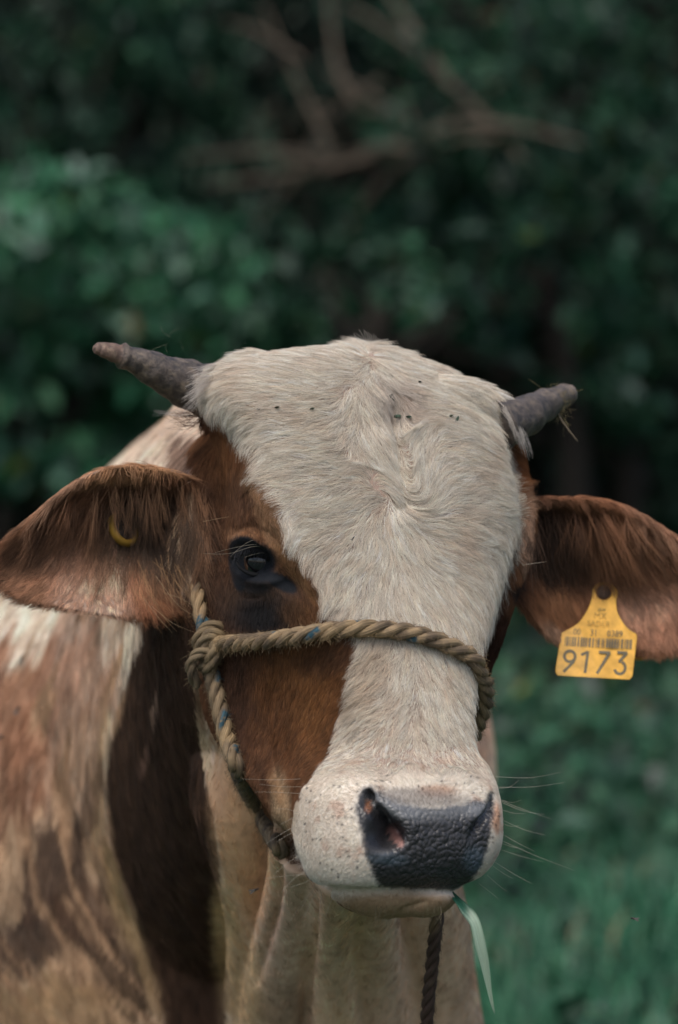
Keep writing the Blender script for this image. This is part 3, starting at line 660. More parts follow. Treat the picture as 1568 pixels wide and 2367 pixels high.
grow('fur', int(120000*HQ), (~ish & ~ise)*front*np.where((qc[:, 1] < 95) & (qc[:, 2] > -55), 1, .08), lambda u, v, p, lb: 1.8-1.15*smooth01((u-430)/80), FG[2], rad=.026, lift=.14, clump=.5, nclump=10, wav=.3, steps=4, seed=9, cvar=.2)
# ------------------------------------------------------------------ horns
mhorn, nt, pb = nmat('horn'); ac = attr_col(nt); 
nz = N(nt, 'ShaderNodeTexNoise'); nz.inputs['Scale'].default_value = 130; nz.inputs['Detail'].default_value = 6; nz.inputs['Roughness'].default_value = .65
ge = N(nt, 'ShaderNodeNewGeometry'); nt.links.new(ge.outputs['Position'], nz.inputs['Vector'])
cr = N(nt, 'ShaderNodeValToRGB'); cr.color_ramp.elements[0].position = .35; cr.color_ramp.elements[0].color = (.35, .35, .35, 1); cr.color_ramp.elements[1].position = .68; cr.color_ramp.elements[1].color = (2.1, 1.9, 1.6, 1)
nt.links.new(nz.outputs['Fac'], cr.inputs[0]); mx = N(nt, 'ShaderNodeMix', data_type='RGBA', blend_type='MULTIPLY'); mx.inputs['Factor'].default_value = .8
nt.links.new(ac.outputs['Color'], mx.inputs['A']); nt.links.new(cr.outputs[0], mx.inputs['B']); nt.links.new(mx.outputs['Result'], pb.inputs['Base Color'])
bp = N(nt, 'ShaderNodeBump'); bp.inputs['Strength'].default_value = .7; bp.inputs['Distance'].default_value = .0025; nt.links.new(nz.outputs['Fac'], bp.inputs['Height']); nt.links.new(bp.outputs[0], pb.inputs['Normal']); pb.inputs['Roughness'].default_value = .55
def horn(keys, collar, seed, tipcol):
    k = catmull(np.array([[*A(a, b, c), r] for a, b, c, r in keys]), 90); s = np.linspace(0, 1, 90)
    rad = k[:, 3]*(1+.03*np.sin(s*38)+.02*np.sin(s*71+1))
    rad = rad+np.where(s > collar, 0, 1)*.0+.16*np.exp(-((s-collar)/.018)**2)-.10*np.exp(-((s-collar-.035)/.02)**2)
    V, Fc = tube(k[:, :3], rad, 36); V = np.array(V)
    V = V+np.stack([vnoise(V, .9, seed+i) for i in range(3)], 1)*.09+np.stack([vnoise(V, 3., seed+i+5) for i in range(3)], 1)*.035
    o = mesh_obj('horn', V, Fc, mhorn, cow)
    t = np.concatenate([np.repeat(s, 36), [0, 1]]); c = np.tile(np.array([.085, .072, .066]), (len(V), 1)); c = mixc(c, tipcol, smooth01((t-collar)/.02)); c = mixc(c, (.045, .04, .04), smooth01((.5-t)/.4)*.6)
    c = mixc(c, (.22, .18, .13), (fbm(V, 2.2, seed+9) > .2)*(.15 if seed > 60 else .25)); c = mixc(c, (.015, .012, .01), np.exp(-((t-collar-.02)/.012)**2)*.8)
    setcol(o.data, 'col', c); return o
horn([(520,915,10,2.7),(450,893,8.5,2.2),(385,866,7,1.72),(320,836,5.6,1.22),(270,818,4.6,.85),(235,807,4.0,.58),(222,805,3.7,.42),(216,803,3.6,.18)], .53, 40, (.125,.085,.07))
horn([(1150,985,9,2.2),(1205,965,11,1.85),(1240,946,13,1.55),(1275,928,15,1.25),(1298,916,16.6,1.0),(1314,911,17.8,.86),(1322,910,18.5,.5),(1328,907,18.7,.2)], .62, 70, (.15,.125,.115))
# ------------------------------------------------------------------ eye
meye, nt, pb = nmat('eyeball'); ac = attr_col(nt); nt.links.new(ac.outputs['Color'], pb.inputs['Base Color']); pb.inputs['Roughness'].default_value = .08; pb.inputs['Coat Weight'].default_value = .5
def eye(pos, inward, gaze, Rr=1.9, poke=.78):
    c = pos+inward*(Rr-poke); V, Fc = ellipsoid(c, (Rr, Rr, Rr), 44)
    o = mesh_obj('eye', V, Fc, meye, cow); V = np.array(V); g = gaze-c; g /= np.linalg.norm(g); d = (V-c)/Rr; a = np.arccos(np.clip(d@g, -1, 1))*Rr
    col = np.tile(np.array([.42, .30, .30]), (len(V), 1)); col = mixc(col, (.20, .12, .12), smooth01((vnoise(V, 3, 5)+.1)*2)*.5)
    col = mixc(col, (.012, .009, .008), 1-smooth01((a-.74)/.10)); col = mixc(col, (.003, .003, .004), 1-smooth01((a-.5)/.12))
    uu, vv = UV(V); col = mixc(col, (.008, .008, .010), smooth01((616+(vv-1297)*.15-uu)/6)); col = mixc(col, (.010, .009, .010), smooth01((vv-1311)/4))  # left and lower ball darkened, lid shade put into the colour
    setcol(o.data, 'col', col); return c
inw = np.array([.55, .83, 0]); inw /= np.linalg.norm(inw)
e0 = hit(599, 1298)
eyec = eye(e0, inw, A(590, 1296, e0[1]-.9))
rp = P[(lab == HEAD)]; # the far eye on the side turned away
er = A(1178, 1345, 11); h_ = bvh.find_nearest(Vector(er)); eye(np.array(h_[0]), -np.array(h_[1]), er+np.array([8, -2, 0]), 1.1, .06)
# lids: soft folds over the ball
def lid(pts, rad, col):
    k = catmull(np.array([[*p] for p in pts]), 26); s = np.linspace(0, 1, 26); V, Fc = tube(k, rad*(.35+.65*np.sin(PI*s)), 10)
    o = mesh_obj('eyelid', V, Fc, mskin, cow); setcol(o.data, 'col', np.tile(np.array(col), (len(V), 1))); setf(o.data, 'pad', np.zeros(len(V)))
ed = e0[1]
lid([A(538,1290,ed+.9), A(554,1278,ed-.1), A(584,1271,ed-1.0), A(612,1277,ed-1.4), A(630,1294,ed-1.35), A(648,1318,ed-1.0)], .5, (.010,.0095,.010))
lid([A(541,1286,ed+.9), A(556,1312,ed-.1), A(585,1327,ed-.75), A(615,1326,ed-1.1), A(634,1318,ed-1.2), A(652,1326,ed-.9)], .20, (.009,.009,.010))
def hairs(name, strands, r0, col, parent=cow, k=9, mat=None):
    """strands: lists of u, v, d points"""
    pts = np.array([catmull(np.array([p if len(p) == 4 else A(*p) for p in s]), k) for s in strands]); rr = np.linspace(1, .3, k)[None]*np.reshape(r0, (-1, 1)) if np.ndim(r0) else np.linspace(1, .35, k)[None]*r0
    return curves_obj(name, pts, rr, np.broadcast_to(np.array(col, float), (len(strands), 3)), mat or mh, parent)
R_ = random.Random(4)
st = []
for i in range(70):
    t = R_.random(); u0 = lerp(545, 622, t); v0 = 1276-16*math.sin(PI*t); L = R_.uniform(22, 46)
    st.append([(u0, v0, ed-.9*t+.2), (u0-5, v0+L*.4, ed-1.4-.5*t), (u0-12+R_.uniform(-5, 5), v0+L, ed-1.5-.4*t)])
hairs('eyelash', st, .012, (.03, .032, .038))
g = [(.42, .38, .3), (.36, .32, .25), (.34, .3, .24), (.2, .2, .19)]
hairs('brow_hair', [[(640,1246,ed-2.6),(595,1246,ed-3.2),(565,1258,ed-3.4),(533,1286,ed-3)], [(632,1262,ed-2.4),(590,1258,ed-3),(540,1266,ed-3),(498,1277,ed-2.2)], [(634,1265,ed-2.4),(585,1263,ed-3.2),(530,1279,ed-3),(470,1279,ed-2)], [(624,1280,ed-1.6),(600,1278,ed-2),(565,1288,ed-2)]], .012, (.42, .38, .3))
hairs('brow_hair', [[(1208,1306,5),(1225,1303,4.6),(1263,1298,4.2)]], .022, (.45, .38, .3))
# ------------------------------------------------------------------ whiskers and stray hairs
wh = []
for a, b in [((1152,1797),(1298,1784)), ((1155,1822),(1305,1808)), ((1156,1845),(1206,1848)), ((1156,1847),(1276,1893)), ((1157,1850),(1258,1882)), ((1156,1868),(1215,1880)), ((1157,1889),(1262,1930)), ((1155,1895),(1200,1908)), ((1157,1920),(1237,1968)), ((1155,1937),(1330,2012)), ((1155,1945),(1210,1962)), ((1154,1960),(1255,1991)), ((1150,1990),(1230,2042)), ((1148,2000),(1186,2030)), ((1140,2025),(1173,2060)), ((1122,2045),(1154,2078)), ((1157,1825),(1200,1802))]:
    m = ((a[0]+b[0])/2, (a[1]+b[1])/2+R_.uniform(2, 8)); wh.append([(a[0]-14, a[1]-3, -6.5), (m[0], m[1], -8), (b[0], b[1], -8.5+R_.uniform(-1, 1))])
for a, b in [((700,1972),(632,2022)), ((716,2010),(650,2062)), ((730,2050),(672,2128)), ((734,2055),(700,2124)), ((696,1920),(640,1946)), ((694,1880),(648,1906)), ((700,1818),(600,1812)), ((705,1835),(590,1830)), ((712,2020),(610,2030)), ((690,1905),(612,1952)), ((735,2050),(690,2110)), ((745,2058),(735,2130)), ((770,2075),(752,2120)), ((698,1800),(560,1800)), ((690,1880),(640,1870)), ((720,2032),(672,2050))]:
    m = ((a[0]+b[0])/2, (a[1]+b[1])/2+R_.uniform(-9, 3)); h0 = hit(a[0], a[1]); d0 = h0[1] if h0 is not None and h0[1] < 8 else -8
    wh.append([(a[0], a[1], d0+.2), (m[0], m[1], d0-1.5), (b[0], b[1], d0-2)])
wh2 = []
for i in range(22):
    u0 = R_.uniform(800, 1030); h0 = hit(u0, 2085+R_.uniform(0, 16)); d0 = h0[1] if h0 is not None and h0[1] < 5 else -9
    wh2.append([(u0, 2092, d0), (u0+R_.uniform(-6, 4), 2112, d0-.6), (u0+R_.uniform(-14, 10), 2112+R_.uniform(10, 32), d0-.8)])
hairs('whisker', wh, .0115, (.50, .46, .38)); hairs('whisker', wh2, .009, (.2, .17, .11))
st = []
for i in range(34):   # long loose hairs hanging out of the ear cup
    u0 = R_.uniform(300, 420); v0 = R_.uniform(1280, 1370); L = R_.uniform(40, 110); dx = R_.uniform(5, 60)
    st.append([(u0, v0, 7.5), (u0+dx*.5, v0+L*.55, 5.8), (u0+dx+8, v0+L, 5.8)])
hairs('ear_tuft', st, .014, (.34, .2, .1))
hairs('ear_tuft', [[(360,1330,6),(420,1405,5),(500,1443,4.5)], [(380,1370,6),(440,1395,5),(530,1470,4.5)], [(350,1400,6),(400,1440,5),(452,1462,5)], [(330,1380,6),(370,1430,5),(398,1462,5)], [(470,1205,4),(540,1192,3.6),(590,1185,3.6)]], .013, (.42, .30, .18))
hairs('poll_tuft', [[(850+i*3-14, 792, 8), (848+i*5-24, 772+abs(i-5)*2, 8), (846+i*7-34+R_.uniform(-6, 6), 752+abs(i-4)*4+R_.uniform(0, 10), 8)] for i in range(11)], .016, (.55, .5, .44))
st = []
for i in range(220):  # pale hair lying over the roots of the horns
    t = R_.random(); u0 = lerp(500, 468, t)+R_.uniform(-8, 12); v0 = lerp(838, 935, t); L = R_.uniform(22, 60)
    h0 = hit(u0, v0); d0 = min(h0[1] if h0 is not None else 6, 9)
    st.append([(u0, v0, d0), (u0-L*.5, v0+L*.12, d0-1.6), (u0-L, v0+L*(.25+.35*t)+R_.uniform(-7, 7), d0-1.8+R_.uniform(-.4, .6))])
hairs('horn_tuft', st, .015, (.55, .50, .45))
st = []
for i in range(260):
    t = R_.random(); u0 = lerp(1150, 1178, t)+R_.uniform(-12, 8); v0 = lerp(915, 985, t); L = R_.uniform(40, 85); h0 = hit(u0, v0); d0 = min(h0[1] if h0 is not None else 10, 13)
    st.append([(u0, v0, d0), (u0+L*.42, v0+L*.35, min(d0, 11)-1.2), (u0+L*.62, v0+L*.9+R_.uniform(-7, 7), min(d0, 11)-1.2)])
hairs('horn_tuft', st, .015, (.55, .50, .45))
st = []
for i in range(70):
    u0 = R_.uniform(440, 470); v0 = R_.uniform(945, 985); L = R_.uniform(25, 70)
    st.append([(u0, v0, 7), (u0-L*.5, v0+R_.uniform(0, 18), 6), (u0-L, v0+R_.uniform(-12, 12), 6)])
hairs('horn_tuft', st, .013, (.09, .045, .025))
hairs('horn_tuft', [[(455+R_.uniform(-8,8), 962, 8), (410, 955+R_.uniform(-8,8), 7), (360+R_.uniform(-10,20), 952+R_.uniform(-6,10), 7)] for i in range(16)], .013, (.5, .46, .42))

# ------------------------------------------------------------------ halter of laid rope
mrope, nt, pb = nmat('rope_fibre'); ac = attr_col(nt); fb = attr_col(nt, 'fib')
nz = N(nt, 'ShaderNodeTexNoise'); nz.inputs['Scale'].default_value = 1; nz.inputs['Detail'].default_value = 4; nt.links.new(fb.outputs['Vector'], nz.inputs['Vector'])
mr = N(nt, 'ShaderNodeMapRange'); mr.inputs['From Min'].default_value = .3; mr.inputs['From Max'].default_value = .7; mr.inputs['To Min'].default_value = .55; mr.inputs['To Max'].default_value = 1.35; nt.links.new(nz.outputs['Fac'], mr.inputs['Value'])
mx = N(nt, 'ShaderNodeVectorMath', operation='SCALE'); nt.links.new(ac.outputs['Color'], mx.inputs[0]); nt.links.new(mr.outputs[0], mx.inputs['Scale']); nt.links.new(mx.outputs[0], pb.inputs['Base Color'])
bp = N(nt, 'ShaderNodeBump'); bp.inputs['Strength'].default_value = .8; bp.inputs['Distance'].default_value = .0012; nt.links.new(nz.outputs['Fac'], bp.inputs['Height']); nt.links.new(bp.outputs[0], pb.inputs['Normal']); pb.inputs['Roughness'].default_value = .8
fuzz = []
def rope(name, path, r, parent, lay=4.6, blue=(), base=(.29, .205, .115), dirt=.6, fuzzn=10, ph=0., hand=1, fz=.5):
    path = np.asarray(path); seg = np.linalg.norm(np.diff(path, axis=0), axis=1); L = seg.sum(); cum = np.concatenate([[0], np.cumsum(seg)])
    m = max(16, int(L/.14)); sl = np.linspace(0, L, m); path = np.stack([np.interp(sl, cum, path[:, i]) for i in range(3)], 1)
    for _ in range(2): path[1:-1] = (path[:-2]+path[1:-1]*2+path[2:])/4
    T, Nn, B = frames(path); first = None
    for s3 in range(3):
        a = hand*2*PI*sl/lay+s3*2*PI/3+ph; h = r*.50
        c = path+h*(np.cos(a)[:, None]*Nn+np.sin(a)[:, None]*B)
        na = 12; V, Fc = tube(c, r*.53*(1+.05*vnoise(c, 1.5, s3)), na); V = np.array(V)
        o = mesh_obj('strand' if first is not None else name, V, Fc, mrope, parent if first is None else first)
        t = np.concatenate([np.repeat(sl, na), [0, L]]); an = np.concatenate([np.tile(np.arange(na)/na*2*PI, m), [0, 0]])
        col = np.tile(np.array(base), (len(V), 1)); col = mixc(col, (.085, .06, .04), smooth01(fbm(V, .8, 5+s3, 4)*1.9+.3)*dirt*.85); col = mixc(col, (.33, .23, .11), smooth01(fbm(V, .4, 15)*2)*.45)
        for bs, bl, k3 in blue:
            if k3 == s3: col = mixc(col, (.004, .065, .10), (1-smooth01((np.abs(t-bs)-bl*.42)/.12))*.9*smooth01(np.sin(an*1.0+bs*2)*2+1.1)*smooth01(fbm(V, 5, 3)*3+1.1))
        setcol(o.data, 'col', col)
        fv = np.stack([t*.5, np.cos(an)*4.5, np.sin(an)*4.5], 1)
        at = o.data.attributes.new('fib', 'FLOAT_VECTOR', 'POINT'); at.data.foreach_set('vector', fv.astype(np.float32).ravel())
        if first is None: first = o
        rr = np.random.default_rng(int(L*100)+s3)
        for q in rr.integers(0, len(V)-2, int(fuzzn*L)):
            nrm = V[q]-path[min(q//na, m-1)]; nrm /= np.linalg.norm(nrm)+1e-6; d = nrm*rr.uniform(.15, .7)+T[min(q//na, m-1)]*rr.normal(0, .5)+rr.normal(0, .25, 3)
            fuzz.append((np.stack([V[q]+d*fz*x+np.array([0, 0, -.15])*x*x for x in (0, .33, .66, 1)]), col[q]*1.2))
    return first
halter = empty('halter', W(hit(850, 1470))[0], 'worn tan rope halter with blue flecks knotted at the cheek of the bull', 'halter')
h1 = hit(498, 1505); d0 = h1[1]
nb = [hit(u, v, .78) for u, v in [(512,1492),(560,1484),(620,1476),(700,1465),(780,1457),(850,1458),(920,1465),(980,1480),(1035,1501),(1080,1527)]]
dr = nb[-1][1]
nb += [A(1106, 1552, dr+1.0), A(1122, 1580, dr+2.6), A(1122, 1618, dr+4.4), A(1112, 1655, dr+6.0), A(1095, 1700, dr+8)]
nb = [A(505, 1498, d0-.2)]+nb
rope('nose_rope', catmull(np.array(nb), 160), .73, halter, blue=[(5.6, 1.0, 0), (6.8, .8, 1), (11.2, 1.1, 1), (15.2, 1.3, 2), (18.9, .8, 0), (21.6, .9, 1), (23.4, .9, 2)], dirt=.95, fuzzn=40, hand=-1)
rope('cheek_rope', catmull(np.array([A(474,1492,d0-.8), A(470,1455,d0-.6), A(462,1412,d0+.3), A(456,1365,d0+1.6), A(458,1325,d0+4.5), A(470,1280,d0+9)]), 60), .62, halter, blue=[(1.9, 1.1, 0), (1.9, 1.1, 1)], dirt=.9, fuzzn=14, base=(.27, .185, .10))
dn = [A(484, 1535, d0-1.2)]
for u, v in [(497,1590),(508,1640),(524,1705),(548,1775),(578,1840),(610,1900),(640,1950)]:
    h0 = hit(u+10, v); dn.append(A(u, v, min(h0[1], 17)-.9))
dn += [A(664, 1985, dn[-1][1]+2.2), A(720, 2010, dn[-1][1]+3), A(820, 2040, 6), A(930, 2060, 4.5), A(1000, 2070, 4.2)]
rope('jaw_rope', catmull(np.array(dn), 160), .72, halter, lay=4.4, blue=[(1.2, 1.2, 0), (5.2, 1.5, 1), (9, .6, 1), (11.5, .6, 0), (16.6, 1.6, 1), (16.6, 1.6, 2)], dirt=1, fuzzn=36, base=(.21, .15, .085))
z_ = d0-1.3
kn = rope('knot', catmull(np.array([A(458,1512,z_+.8), A(458,1476,z_+.2), A(476,1451,z_), A(502,1445,z_+.1), A(522,1462,z_+1.1)]), 30), .50, halter, lay=5, dirt=.8, fuzzn=20, base=(.20, .145, .08))
for pts, r in [([A(470,1520,z_-.2), A(468,1488,z_-.7), A(484,1468,z_-.9), (A(504,1468,z_-.7)), A(518,1484,z_+.4)], .56), ([A(506,1474,z_-.5), A(498,1500,z_-1.3), A(488,1530,z_-1.0), A(482,1562,z_+.4)], .62), ([A(492,1506,z_-.9), A(466,1507,z_-1.1), A(446,1524,z_-.7), A(442,1550,z_-.3), A(456,1584,z_+.6)], .5), ([A(512,1500,z_), A(500,1525,z_-.4), A(478,1532,z_-.5), A(462,1545,z_)], .45)]:
    rope('loop', catmull(np.array(pts), 30), r, kn, lay=4.6, dirt=.9, fuzzn=22, base=(.19, .14, .08))
rope('lead_rope', catmull(np.array([A(1000,2050,4), A(1012,2100,3.2), A(1006,2160,3.4), A(998,2240,4.5), A(990,2320,5.5), A(984,2420,7), A(975,2700,12), A(940,3100,20)]), 120), .58, halter, lay=3.6, dirt=.2, fuzzn=60, base=(.06, .033, .02), fz=.32)
curves_obj('fibre', np.array([f[0] for f in fuzz]), np.array([[.011, .01, .008, .005]]), np.array([f[1] for f in fuzz]), mh, halter)

# ------------------------------------------------------------------ ear tags
def plain(name, col, rough=.5, spec=.5, noise=0.0, sub=0.0):
    m, nt, pb = nmat(name); pb.inputs['Roughness'].default_value = rough; pb.inputs['Specular IOR Level'].default_value = spec
    if noise:
        nz = N(nt, 'ShaderNodeTexNoise'); nz.inputs['Scale'].default_value = 90; nz.inputs['Detail'].default_value = 5; ge = N(nt, 'ShaderNodeNewGeometry'); nt.links.new(ge.outputs['Position'], nz.inputs['Vector'])
        cr = N(nt, 'ShaderNodeValToRGB'); cr.color_ramp.elements[0].position = .3; cr.color_ramp.elements[1].position = .7
        cr.color_ramp.elements[0].color = (*[c*(1-noise) for c in col], 1); cr.color_ramp.elements[1].color = (*[min(1, c*(1+noise)) for c in col], 1)
        nt.links.new(nz.outputs['Fac'], cr.inputs[0]); nt.links.new(cr.outputs[0], pb.inputs['Base Color'])
    else: pb.inputs['Base Color'].default_value = (*col, 1)
    if sub: pb.inputs['Subsurface Weight'].default_value = sub; pb.inputs['Subsurface Radius'].default_value = (.01, .006, .002); pb.inputs['Subsurface Scale'].default_value = .4
    return m
mtag = plain('tag_plastic', (.70, .38, .065), .5, .35, .24); mink = plain('tag_ink', (.14, .12, .075), .6, .3, .3); mink2 = plain('faded_ink', (.38, .24, .06), .6, .3, .2); mstud = plain('stud_plastic', (.02, .02, .018), .5)
th_ = hit(1395, 1372); TD0 = th_[1]-.75; TD1 = 14.3
def TG(x, y, off=0.0):
    u = 1276+x*.1415; v = 1322+y*.1415; d = lerp(TD0, TD1, (v-1372)/200)+(u-1380)*.006+((x-720)/700)**2*.55
    return A(u, v, d)+np.array([0, -off, 0])
outl = [(665,330),(672,270),(700,215),(750,180),(820,165),(890,165),(960,185),(1020,225),(1060,285),(1075,345),(1058,420),(1050,500),(1060,610),(1105,730),(1185,860),(1270,945),(1345,990),(1378,1015),(1390,1060),(1385,1120),(1340,1500),(1322,1660),(1305,1715),(1270,1745),(1220,1755),(700,1725),(140,1692),(95,1680),(65,1645),(60,1590),(85,1430),(145,1060),(160,1000),(200,970),(290,925),(380,870),(470,790),(545,680),(605,570),(640,470),(655,400)]
def plate(name, poly, holes, mat, parent, thick=.16, bev=.035):
    bm = bmesh.new(); rings = []
    def ring(pl, off, sc=0):
        c = np.mean(pl, 0); vs = []
        for p in pl:
            q = np.array(p, float)+(c-np.array(p))*sc; vs.append(bm.verts.new(W(TG(q[0], q[1], off))[0]))
        return vs
    def fill(loops):
        es = []
        for l in loops:
            for i in range(len(l)):
                e = bm.edges.get((l[i], l[(i+1) % len(l)])) or bm.edges.new((l[i], l[(i+1) % len(l)])); es.append(e)
        bmesh.ops.triangle_fill(bm, edges=es, use_beauty=True)
    fr, bk = [], []
    for k, pl in enumerate([poly]+holes):
        sg = .012 if k == 0 else -.06
        a = ring(pl, thick/2, sg); b = ring(pl, thick/2-bev); c = ring(pl, -thick/2+bev); d = ring(pl, -thick/2, sg)
        for x, y in ((a, b), (b, c), (c, d)):
            for i in range(len(x)): j = (i+1) % len(x); bm.faces.new((x[i], x[j], y[j], y[i]))
        fr.append(a); bk.append(d)
    fill(fr); fill(bk); bmesh.ops.recalc_face_normals(bm, faces=bm.faces)
    me = bpy.data.meshes.new(name); bm.to_mesh(me); bm.free(); me.materials.append(mat); o = bpy.data.objects.new(name, me); C.objects.link(o)
    o.parent = parent; o.matrix_parent_inverse = parent_inv(parent); return o
tagr = empty('ear_tag', W(TG(845, 330))[0], 'yellow plastic ear tag numbered 9173 hanging from the ear at the right', 'ear tag')
circ = lambda cx, cy, r, n=28: [(cx+r*math.cos(2*PI*i/n), cy+r*math.sin(2*PI*i/n)) for i in range(n)]
spl = closed_spline(outl, 160).tolist()
plate('plate', spl, [circ(850, 330, 128)], mtag, tagr)
def flat(name, polys, mat, off=.092):
    V, Fc = [], []
    for pl in polys:
        b = len(V); V += [TG(x, y, off) for x, y in pl]; Fc.append(tuple(range(b, b+len(pl))))
    return mesh_obj(name, V, Fc, mat, tagr, smooth=False)
def stroke(pts, w, n=40):
    p = np.array(pts, float); seg = np.linalg.norm(np.diff(p, axis=0), axis=1); t = np.gradient(p, axis=0); t /= np.linalg.norm(t, axis=1)[:, None]+1e-9; nn = np.stack([-t[:, 1], t[:, 0]], 1)
    return [[tuple(p[i]+nn[i]*w/2), tuple(p[i+1]+nn[i+1]*w/2), tuple(p[i+1]-nn[i+1]*w/2), tuple(p[i]-nn[i]*w/2)] for i in range(len(p)-1)]
def arc(cx, cy, r, a0, a1, n=26, ry=None): return [(cx+r*math.cos(math.radians(lerp(a0, a1, i/n))), cy+(ry or r)*math.sin(math.radians(lerp(a0, a1, i/n)))) for i in range(n+1)]
w = 46
flat('digit', stroke(arc(292, 1372, 88, 0, 360), w)+stroke([(372,1412),(345,1470),(190,1628)], w), mink)
flat('digit', stroke([(588,1290),(565,1470),(540,1645)], w)+stroke([(480,1352),(540,1322),(590,1300)], w*.95), mink)
flat('digit', stroke([(768,1304),(950,1312)], w)+stroke([(945,1300),(860,1450),(735,1655)], w), mink)
flat('digit', stroke([(1065,1308),(1230,1316)], w)+stroke([(1225,1318),(1105,1450)], w)+stroke([(1085,1452),(1130,1455)], w*.8)+stroke(arc(1110, 1560, 88, -70, 165, ry=100), w), mink)
x = 215; bars = []; rb = random.Random(8)
while x < 1290:
    wd = rb.choice([10, 10, 16, 26, 34]); bars.append([(x+3, 1052+(x-215)*.045), (x+wd+3, 1052+(x+wd-215)*.045), (x+wd-8, 1205+(x+wd-215)*.045), (x-8, 1205+(x-215)*.045)]); x += wd+rb.choice([10, 10, 14, 24])
flat('barcode', bars, mink)
def text(s, x, y, size, mat, sx=1.0, thin=0):
    cu = bpy.data.curves.new('t', 'FONT'); cu.body = s; cu.size = 1; cu.resolution_u = 4; cu.offset = thin
    to = bpy.data.objects.new('t', cu); C.objects.link(to); dg = bpy.context.evaluated_depsgraph_get(); mm = to.evaluated_get(dg).to_mesh()
    V = [TG(x+v.co.x*size*sx+v.co.y*size*.08, y-v.co.y*size+v.co.x*size*sx*.045, .092) for v in mm.vertices]; Fc = [tuple(p.vertices) for p in mm.polygons]
    to.to_mesh_clear() if False else None; bpy.data.objects.remove(to); bpy.data.curves.remove(cu)
    return mesh_obj('lettering', V, Fc, mat, tagr, smooth=False)
text('00', 345, 1020, 145, mink, .85); text('31', 618, 1032, 145, mink, .85); text('0389', 895, 1045, 145, mink, .9)
text('SADER', 572, 868, 125, mink2, 1.0, -.008); text('MX', 680, 752, 150, mink2, .95, -.006)
flat('logo', [circ(785, 608, 26, 12), [(820,590),(882,598),(870,632),(815,624)], [(745,615),(770,600),(770,632),(750,636)]], mink2)
def disc(name, c, nrm, r, h, mat, parent, n=30, dome=.3):
    c = np.array(c); nrm = np.array(nrm)/np.linalg.norm(nrm); V, Fc = tube(np.array([c-nrm*h, c-nrm*h*.5, c, c+nrm*h*.4, c+nrm*h*(.4+dome)]), np.array([r*.95, r, r, r*.9, r*.45]), n); return mesh_obj(name, V, Fc, mat, parent)
disc('stud', TG(850, 330, -.1), (.1, -1, .1), 1.0*.62, .12, mstud, tagr)
ebk = A(1478, 1500, 20.2); disc('back_button', ebk, (0, -1, .35), 1.05, .18, mtag, tagr)
# hairs that fall across the top of the tag
st = []
for i in range(60):
    x0 = R_.uniform(560, 860); p0 = TG(x0-R_.uniform(60, 160), R_.uniform(-160, 40), .2); L = R_.uniform(260, 520)
    q = [(TG(x0-60, -60, .35)), (TG(x0+40+R_.uniform(-50, 60), 160, .4)), (TG(x0+90+R_.uniform(-90, 70), 100+L*.8, .35))]
    st.append([np.array([*p0, 0])]+[np.array([*a, 0]) for a in q])
pts = np.array([catmull(np.array(s)[:, :3], 9) for s in st]); curves_obj('ear_tuft', pts, np.linspace(1, .4, 9)[None]*.012, np.tile((.17, .09, .05), (len(st), 1))*np.random.default_rng(3).uniform(.5, 1.5, (len(st), 1)), mh, cow)
# button tag half buried in the other ear
hb = hit(276, 1240); tagl = empty('ear_tag', W(hb)[0], 'yellow button tag half hidden by long brown hair in the ear at the left', 'ear tag')
cb = hb+np.array([.35, -.25, .75]); a = np.linspace(0, 2*PI, 40, endpoint=False); ax1 = np.array([.72, .66, .1]); ax2 = np.array([-.1, .42, .88]); ax1 /= np.linalg.norm(ax1); ax2 -= ax1*(ax2@ax1); ax2 /= np.linalg.norm(ax2)
ringp = cb+1.45*(np.cos(a)[:, None]*ax1*.8+np.sin(a)[:, None]*ax2); T = []
nm = np.cross(ax1, ax2); rr = []
for i, p in enumerate(ringp):
    rd = (p-cb)/np.linalg.norm(p-cb); rr.append([p+.30*math.cos(t)*rd+.42*math.sin(t)*nm for t in np.linspace(0, 2*PI, 12, endpoint=False)])
rr.append(rr[0]); V, Fc = loft(rr); mesh_obj('rim', V, Fc, plain('old_tag_plastic', (.27, .155, .02), .6, .3, .3), tagl)
disc('stud', cb+nm*.0, nm, 1.0, .2, mstud, tagl)
st = []
for i in range(0):
    u0 = R_.uniform(258, 340); v0 = R_.uniform(1150, 1215); L = R_.uniform(50, 110); k = (u0-250)/90
    st.append([(u0, v0, hb[1]-.9), (u0+R_.uniform(-10, 8), v0+L*.5, hb[1]-2.2), (u0+R_.uniform(-16, 18), v0+L, hb[1]-2.0)])

